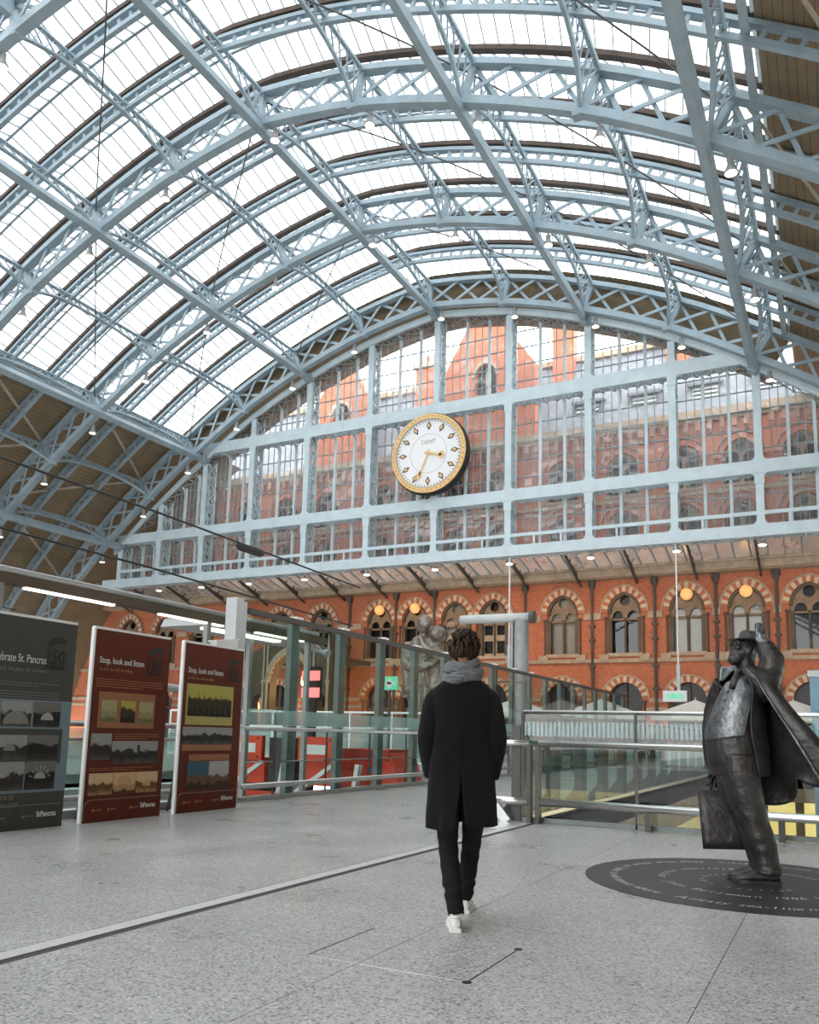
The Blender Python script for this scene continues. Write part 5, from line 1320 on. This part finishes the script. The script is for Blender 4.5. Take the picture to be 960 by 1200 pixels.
# overcoat: an open sheet joined above the back vent
rows = [(.595, .218, .165, .0), (.66, .216, .162, .0), (.74, .212, .158, .0), (.82, .208, .153, .01), (.885, .205, .150, .01), (.96, .200, .146, .01), (1.05, .194, .140, .015), (1.15, .190, .134, .015), (1.25, .194, .134, .015), (1.34, .206, .134, .015), (1.405, .214, .122, .015), (1.45, .205, .105, .012), (1.482, .165, .09, .010), (1.505, .11, .08, .010), (1.53, .085, .078, .012)]
grid = []; n = 44
for i, (z, a, b, cy) in enumerate(rows):
    r = []
    for k in range(n + 1):
        t = -PI / 2 + 2 * PI * k / n; e = .8
        c, s_ = math.cos(t), math.sin(t); fold = (1 + (.035 * math.sin(7 * t + 1.0) + .02 * math.sin(11 * t)) * max(0, (1.0 - z) / .4)) * (1 + .012 * math.sin(9 * z * 4 + 3 * t))
        x = a * math.copysign(abs(c) ** e, c) * fold; y = cy + b * math.copysign(abs(s_) ** e, s_) * fold; zz = z
        if z > 1.30: zz = z - .035 * (abs(x) / .2) ** 2 * (1 if z > 1.38 else .4)
        op = max(0, (.89 - z) / .29)
        if k <= 3: x += op * (.028 - .008 * k); 
        if k >= n - 3: x -= op * (.035 - .01 * (n - k)); y -= op * .02
        if k > n - 12 and z < .7: zz -= .03 * (1 - (n - k) / 12)
        if k > n / 2 and z < .62: zz -= 0.008
        r.append((x, y, zz))
    grid.append(r)
coat = sheet(grid, 'overcoat', 'coat', man, .014, 2)
for s in (-1, 1):
    sl = limb([(s * .125, .01, 1.400), (s * .176, .004, 1.368), (s * .212, -.022, 1.20), (s * .222, -.018, 1.10), (s * .198, .045, .93), (s * .188, .06, .885)], [.052, .068, .065, .061, .053, .049], 20, 8, 1.0, .028, 7)
    o = fused(sl, 'sleeve', 'coat', coat, .010, 3)
    pk = MB().box(-.05, .05, -.01, .012, -.028, .028).build('pocket_flap', 'coat', coat); pk.location = (s * .165, .09, .895); pk.rotation_euler = (0, 0, s * math.radians(-50))
sheet([[(.095 * math.cos(t) * (1 + .15 * v), .012 + .088 * math.sin(t) * (1 + .15 * v), 1.515 + .055 * v if v < 1 else 1.55) for t in [2 * PI * k / 20 for k in range(20)]] for v in (0, .5, 1.0, 1.3)], 'collar', 'coat', coat, .01, 1, True)
MB().beam((0, -.152, 1.5), (0, -.138, 1.0), .004, .004).build('back_seam', 'coat', coat)
# scarf: three soft loops
sc_ = empty('scarf', (0, 0, 0), man)
for n_, (z, R, r, tilt, roll) in enumerate(((1.532, .110, .038, 10, -12), (1.562, .100, .036, 2, 13), (1.596, .086, .030, 8, -9))):
    T = Matrix.Translation((0, .012, z)) @ Matrix.Rotation(math.radians(tilt), 4, 'X') @ Matrix.Rotation(math.radians(roll), 4, 'Y')
    pth = [T @ V((R * math.cos(a), R * 1.02 * math.sin(a), .008 * math.sin(3 * a + n_))) for a in [2 * PI * k / 28 for k in range(28)]]
    rs = []
    for i, p in enumerate(pth):
        d = (pth[(i + 1) % 28] - pth[i - 1]).normalized(); u = V((0, 0, 1)); x = d.cross(u).normalized(); u = x.cross(d)
        rs.append([p + x * (r * .75 * math.cos(q)) + u * (r * (1 + .16 * math.sin(5 * q + i * .5)) * math.sin(q)) for q in [2 * PI * k / 12 for k in range(12)]])
    MB().rings(rs, closed=True).build('scarf_loop', 'scarf', sc_, True, True)
MB().rings([[(.055 + .03 * math.cos(q), .105 + .014 * math.sin(q), z) for q in [2 * PI * k / 10 for k in range(10)]] for z in (1.56, 1.45, 1.30, 1.22)]).build('scarf_end', 'scarf', sc_, True)
# hair: a cap with many tapering locks
hr = MB(); random.seed(11)
hr.add(ell((0, .012, 1.712), .083, .098, .095))
for i in range(420):
    th = random.uniform(0, 2 * PI); ph = random.uniform(-.45, 1.0) * PI / 2
    d = V((math.cos(ph) * math.cos(th), math.cos(ph) * math.sin(th), math.sin(ph)))
    if d.y > .55 and d.z < .35: continue
    if d.z < -.35 and d.y > -.2: continue
    p = V((0, .012, 1.712)) + V((d.x * .080, d.y * .095, d.z * .092))
    down = V((.5 * math.sin(th * 3 + i), -.25, -1)) if d.z < .5 else V((random.uniform(-1, 1) + .5, random.uniform(-1, .6), .1))
    tg = (down - d * down.dot(d)).normalized(); L = random.uniform(.035, .065) * (.7 if d.z < -.1 else 1.15); lift = (.016 if d.z > .3 else .008) * random.uniform(.6, 1.4)
    q = [p - d * .006, p + tg * L * .35 + d * lift, p + tg * L * .75 + d * lift * .95, p + tg * L + d * lift * .25]
    hr.tube(q, [.010, .0105, .008, .002], 6)
hr.build('hair', 'hair', man, True)

# ---- bronze man looking up ----------------------------------------------------
st = empty('bronze_statue'); frame(st, -.64, 7.60)
tag(st, 'dark bronze statue of a stout man looking up, holding his hat, coat blowing', 'statue')
def Q(zx, zy, d=0.0): return V(((zx - 350) / 473, -d, (1050 - zy) / 473))
bd = MB()
# trousers
bd.add(limb([Q(300, 560, .09), Q(305, 660, .10), Q(342, 800, .10), Q(372, 900, .09), Q(388, 985, .08)], [.165, .155, .118, .108, .094], 20, 6, 1, .02, 5))
bd.add(limb([Q(280, 560, -.08), Q(278, 660, -.10), Q(318, 800, -.09), Q(345, 900, -.09), Q(362, 975, -.09)], [.165, .15, .115, .10, .086], 20, 6, 1, .02, 6))
for zx, d, r in ((389, .08, .100), (363, -.09, .09)): bd.add(MB().lathe(Q(zx, 1010 - (0 if d > 0 else 8), d), [(r * .9, 0), (r * 1.03, .015), (r * 1.03, .06), (r * .95, .075)], 18))
# torso
def ringQ(zx, zy, a, b, rot=0, tilt=0, n=26):
    c = Q(zx, zy); return [c + V((a * math.cos(t), b * math.sin(t), tilt * a * math.cos(t))) for t in [2 * PI * k / n for k in range(n)]]
TOR = [(292, 640, .225, .215, 0), (286, 580, .235, .225, .05), (279, 510, .232, .23, .10), (280, 455, .222, .225, .14), (290, 400, .200, .215, .18), (303, 340, .182, .215, .22), (318, 285, .165, .215, .24), (330, 248, .135, .19, .24), (336, 225, .085, .10, .2)]
bd.rings([ringQ(zx, zy, a, b, 0, t) for zx, zy, a, b, t in TOR])
bd.add(limb([Q(342, 240), Q(336, 205), Q(330, 165)], [.085, .075, .075]))
# head, tipped back
HF = V((-.80, -.42, .42)); HM = basis(HF); HC = Q(333, 138)
def hp(x, y, z): return HC + HM @ V((x, y, z))
bd.add(ell(HC, .088, .112, .125, HM)).add(ell(hp(0, .035, -.075), .070, .075, .068, HM)).add(ell(hp(0, .085, -.085), .034, .03, .03, HM))
bd.add(limb([hp(0, .108, .028), hp(0, .135, -.005), hp(0, .142, -.018)], [.014, .018, .016], 10, 4)).add(ell(hp(0, .112, .045), .055, .02, .014, HM))
bd.add(ell(hp(0, .112, -.052), .028, .014, .010, HM)).add(ell(hp(0, .108, -.068), .025, .014, .010, HM))
for s in (-1, 1): bd.add(ell(hp(s * .052, .088, -.02), .028, .026, .024, HM)).add(ell(hp(s * .088, -.005, -.005), .014, .028, .038, HM)).add(ell(hp(s * .034, .098, .022), .018, .014, .013, HM))
bd.add(ell(hp(0, .05, -.125), .06, .06, .04, HM))
# raised arm and hanging arm
bd.add(limb([Q(385, 305, .04), Q(402, 275, .12), Q(428, 205, .20), Q(424, 170, .18), Q(402, 118, .08)], [.12, .115, .100, .092, .068], 18, 6, 1, .03, 5))
bd.add(limb([Q(250, 265, -.17), Q(215, 350, -.24), Q(192, 460, -.26), Q(192, 560, -.24), Q(196, 612, -.22)], [.10, .095, .085, .075, .062], 16, 6, 1, .03, 5))
def hand(m, P0, dirv, side, pal, curl, ln=.085):
    """palm at P0 reaching along dirv, four fingers and a thumb on the side"""
    d = V(dirv).normalized(); s = V(side).normalized(); nrm = d.cross(s)
    m.add(limb([P0 - d * .03, P0 + d * .03, P0 + d * .06], [.034, .042, .040], 12, 4, .6))
    for k, l in enumerate((.92, 1.05, 1.0, .82)):
        b = P0 + d * .06 + s * (.030 - .020 * k); c = curl
        m.add(limb([b - d * .02, b + d * ln * l * .45 + nrm * c * .02, b + d * ln * l * .8 + nrm * c * .05, b + d * ln * l * (1.0 - .25 * abs(c)) + nrm * c * .085], [.0125, .012, .011, .008], 8, 4))
    t = P0 + s * .035; m.add(limb([t - d * .01, t + s * .022 + d * .03 + nrm * curl * .01, t + s * .026 + d * .065 + nrm * curl * .04], [.015, .013, .009], 8, 4))
hand(bd, Q(396, 100, .09), (-.10, .05, 1), (-1, -.3, 0), 0, -.15, .095)
hand(bd, Q(196, 628, -.21), (.02, 0, -1), (-.5, -1, 0), 0, .9, .08)
bo = fused(bd, 'body', 'bronze', st, .0085, 2)
bo.data.materials.append(MATS['bronze_shiny'])
for f_ in bo.data.polygons:                       # rubbed bright where hands have touched it
    if f_.center.z > 1.985 and f_.center.x > .055: f_.material_index = 1
# hat held on the back of the head
hatM = basis(V((-.86, -.42, .16)))
ht = MB(); hc = hp(0, -.02, .095)
def ringH(rx, ry, z, ox=0, oy=0, wave=0): return [hc + hatM @ V((ox + rx * math.cos(t), oy + ry * math.sin(t), z + wave * math.cos(2 * t))) for t in [2 * PI * k / 24 for k in range(24)]]
ht.rings([ringH(.085, .09, -.006), ringH(.135, .165, -.012, 0, .03, .012), ringH(.138, .168, -.002, 0, .03, .012), ringH(.10, .115, .006), ringH(.097, .112, .02), ringH(.092, .105, .065), ringH(.06, .085, .088), ringH(.02, .05, .080)])
fused(ht, 'hat', 'bronze', st, .008, 2)
# waistcoat: bright worn shell over chest and belly
FA = math.atan2(-.55, -1.0)                         # where the front of the body faces (towards the left and the camera)
def shell(rowsel, half, off, name, m, par, cols=12, th=.012, rot=0):
    g = []
    for (zx, zy, a, b, t), h in zip(rowsel, half):
        c = Q(zx, zy); r = []
        for k in range(cols + 1):
            an = FA + rot + h[0] + (h[1] - h[0]) * k / cols
            r.append(c + V(((a + off) * math.cos(an), (b + off) * math.sin(an), t * a * math.cos(an))))
        g.append(r)
    return sheet(g, name, m, par, th, 2)
wc = shell([(283, 490, .225, .228, .12), (280, 455, .222, .225, .14), (290, 400, .200, .215, .18), (303, 340, .182, .215, .22), (318, 285, .165, .215, .24), (328, 255, .138, .19, .24)], [(-.75, 1.45), (-.8, 1.5), (-.8, 1.6), (-.8, 1.75), (-.6, 1.65), (-.25, 1.0)], .012, 'waistcoat', 'bronze_shiny', st)
for zx, zy in ((230, 448), (238, 415), (248, 380), (258, 345), (268, 312)): 
    c = Q(zx, zy, .19); MB().lathe(c, [(.004, .012), (.014, .008), (.016, -.01)], 8, 'y').build('button', 'bronze', wc, True)
# tie and shirt collar
MB().rings([[Q(zx, zy, d) + V((w * math.cos(q), .012 * math.sin(q), 0)) for q in [2 * PI * k / 10 for k in range(10)]] for zx, zy, d, w in ((312, 216, .14, .022), (304, 232, .165, .026), (292, 262, .195, .03), (281, 300, .215, .03))]).build('tie', 'bronze', st, True)
for s, zx in ((-1, 298), (1, 326)): MB().rings([[Q(zx + 6 * s, 200, .10), Q(zx + 14 * s, 214, .12), Q(zx, 236, .165), Q(zx - 8 * s, 222, .14)], [Q(zx + 6 * s, 200, .115), Q(zx + 14 * s, 214, .135), Q(zx, 236, .18), Q(zx - 8 * s, 222, .155)]]).build('shirt_collar', 'bronze_shiny', st, False, True)
# suit jacket sides
shell([(288, 640, .235, .235, .03), (286, 560, .238, .235, .06), (280, 490, .232, .235, .10), (284, 430, .218, .228, .16), (297, 360, .192, .22, .20), (315, 295, .172, .22, .24), (330, 250, .145, .195, .24), (336, 228, .10, .12, .22)], [(1.75, 2.9), (1.7, 2.9), (1.62, 2.9), (1.6, 2.9), (1.62, 2.9), (1.5, 2.9), (1.15, 2.6), (.8, 2.2)], .026, 'jacket_side', 'bronze', st)
# big overcoat thrown open by the wind: front edge, side, back, far side, far front edge
cols = [
    [(338, 214, .12), (372, 262, .215), (402, 320, .27), (446, 400, .30), (492, 480, .31), (545, 578, .31), (592, 672, .29)],
    [(352, 204, .12), (405, 258, .25), (434, 316, .29), (490, 400, .33), (552, 478, .35), (612, 562, .36), (640, 640, .34)],
    [(364, 200, .06), (436, 262, .20), (462, 322, .22), (530, 410, .26), (604, 500, .28), (668, 580, .26), (690, 650, .22)],
    [(370, 204, -.02), (430, 280, .06), (450, 350, .08), (490, 440, .08), (536, 530, .08), (575, 610, .06), (560, 690, .04)],
    [(366, 206, -.10), (408, 300, -.06), (420, 400, -.08), (434, 500, -.08), (452, 590, -.06), (478, 640, -.04), (482, 612, .02)],
    [(356, 208, -.14), (385, 310, -.18), (400, 420, -.20), (412, 520, -.20), (432, 610, -.18), (475, 690, -.14), (526, 735, -.10)],
    [(336, 206, -.16), (350, 310, -.25), (350, 420, -.28), (355, 520, -.28), (370, 620, -.26), (395, 710, -.22), (405, 762, -.16)],
    [(300, 206, -.17), (290, 300, -.28), (270, 420, -.32), (262, 520, -.32), (270, 600, -.31), (290, 680, -.29), (310, 745, -.26)],
    [(262, 200, -.13), (242, 270, -.24), (215, 370, -.30), (186, 470, -.33), (176, 540, -.33), (176, 580, -.31), (180, 605, -.28)],
    [(236, 206, -.04), (232, 265, -.08), (212, 340, -.12), (182, 430, -.14), (168, 490, -.15), (170, 560, -.15), (176, 604, -.16)]]
grid = [[Q(*cols[c][r]) for c in range(len(cols))] for r in range(7)]
ov = sheet(grid, 'overcoat', 'bronze', st, .022, 2)
for pts in ([(338, 214, .125), (322, 236, .165), (345, 262, .19), (385, 300, .225), (372, 262, .225)], [(236, 206, -.03), (262, 204, -.02), (302, 206, .10), (276, 232, .11), (248, 262, .02), (232, 262, -.03)]):
    P3 = [Q(*p) for p in pts]; MB().rings([P3, [p + V((0, -.016, .004)) for p in P3]]).build('lapel', 'bronze_shiny', ov, False, True)
MB().tube(catmull([Q(*p) + V((0, -.012, 0)) for p in cols[0]], 4), .011, 8).build('front_hem', 'bronze_shiny', ov, True)
# tote bag
bg_ = empty('tote_bag', Q(215, 940, -.2)); bg_.parent = st; 
bgm = MB(); gl = []
for zx, zy in ((131, 710), (150, 940), (312, 936), (292, 702)): pass
C4 = {'tl': Q(131, 709, -.17), 'bl': Q(149, 941, -.15), 'br': Q(312, 936, -.22), 'tr': Q(296, 700, -.24)}
rs = []
for i in range(7):
    t = i / 6; l = C4['bl'].lerp(C4['tl'], t); r = C4['br'].lerp(C4['tr'], t); w = .035 * (1 - .75 * t) + .008; off = V((0, w, 0)); bul = .012 * math.sin(PI * t)
    row = [l.lerp(r, k / 6) - off - V((0, bul * math.sin(PI * k / 6), 0)) for k in range(7)] + [r.lerp(l, k / 6) + off + V((0, bul * math.sin(PI * k / 6), 0)) for k in range(7)]
    rs.append([p - bg_.location for p in row])
MB().rings(rs).build('bag', 'bronze', bg_, True, True)
for zx in (0, 14):
    MB().tube([p - bg_.location for p in catmull([Q(178 + zx, 706, -.19), Q(190 + zx * .6, 668, -.21), Q(200, 640, -.22), Q(208 + zx * .3, 668, -.21), Q(214 + zx, 704, -.21)], 4)], .009, 8).build('handle', 'bronze', bg_)
# shoes of the statue
for nm, pos, yw, L in (('shoe', Q(432, 1066, .06), math.radians(98), .35), ('shoe', Q(398, 1040, -.08), math.radians(92), .33)):
    s_ = shoe(nm, 1, pos.x, pos.y, 0.0, yw, 0, 'bronze', L, 'bronze', st); s_.scale = (1.35, 1.0, 1.5)

# ---- embracing couple, a large bronze far behind ------------------------------
cpl = empty('bronze_couple', (-18.6, 38.0, 0)); tag(cpl, 'large pale bronze of a couple embracing, rising above the glass wall', 'statue')
m = MB()
m.add(loft([(-.5, 0, .5, .55, .5), (-.5, 0, 2.2, .5, .45), (-.45, 0, 3.6, .62, .5), (-.4, 0, 4.6, .72, .55), (-.35, 0, 5.5, .75, .5), (-.3, 0, 6.0, .5, .4), (-.25, 0, 6.25, .2, .2)]))
m.add(loft([(.55, 0, .5, .55, .5), (.55, 0, 2.2, .45, .42), (.55, 0, 3.4, .55, .5), (.5, 0, 4.4, .52, .45), (.5, 0, 5.2, .55, .42), (.45, 0, 5.55, .35, .32), (.4, 0, 5.8, .16, .16)]))
m.add(ell((-.12, -.1, 6.72), .40, .46, .50)).add(limb([(-.22, -.05, 6.1), (-.15, -.08, 6.5)], [.26, .24])).add(ell((.15, -.15, 6.55), .12, .12, .1))
m.add(ell((.55, -.05, 6.22), .40, .44, .46)).add(limb([(.45, 0, 5.6), (.5, -.03, 6.0)], [.22, .22])).add(ell((.62, .1, 6.15), .42, .35, .5))
m.add(limb([(-.95, -.1, 5.6), (-1.0, -.45, 4.7), (.0, -.75, 4.5), (.75, -.5, 4.8)], [.30, .27, .22, .15], 14)).add(limb([(.95, -.15, 5.2), (.9, -.5, 5.0), (.2, -.7, 5.5), (-.2, -.5, 6.1)], [.22, .2, .17, .12], 14))
m.add(limb([(1.0, .1, 5.1), (.9, .5, 4.6), (-.3, .6, 4.9)], [.24, .22, .15], 12))
for s, x in ((-1, -.75), (1, -.3), (-1, .35), (1, .8)): m.add(limb([(x, 0, 2.4), (x, 0, 1.2), (x, -.05, .5)], [.3, .24, .18], 12)).add(ell((x, -.2, .5), .18, .38, .14))
m.add(ell((-.2, .12, 6.9), .36, .36, .36)).add(ell((.1, -.45, 6.62), .12, .16, .14)).add(limb([(-1.0, 0, 5.8), (-1.1, -.2, 5.2), (-.95, -.3, 4.2), (-1.05, -.1, 3.0)], [.3, .34, .3, .36], 12))
fg = fused(m, 'figures', 'bronze_pale', cpl, .05, 2)
for v_ in fg.data.vertices: v_.co += v_.normal * (.09 * noise.noise(v_.co * 2.2) + .05 * noise.noise(v_.co * 6))
MB().lathe((0, 0, 0), [(1.7, 0), (1.7, .12), (1.5, .16), (1.5, .45)], 32).build('plinth', 'bronze', cpl)
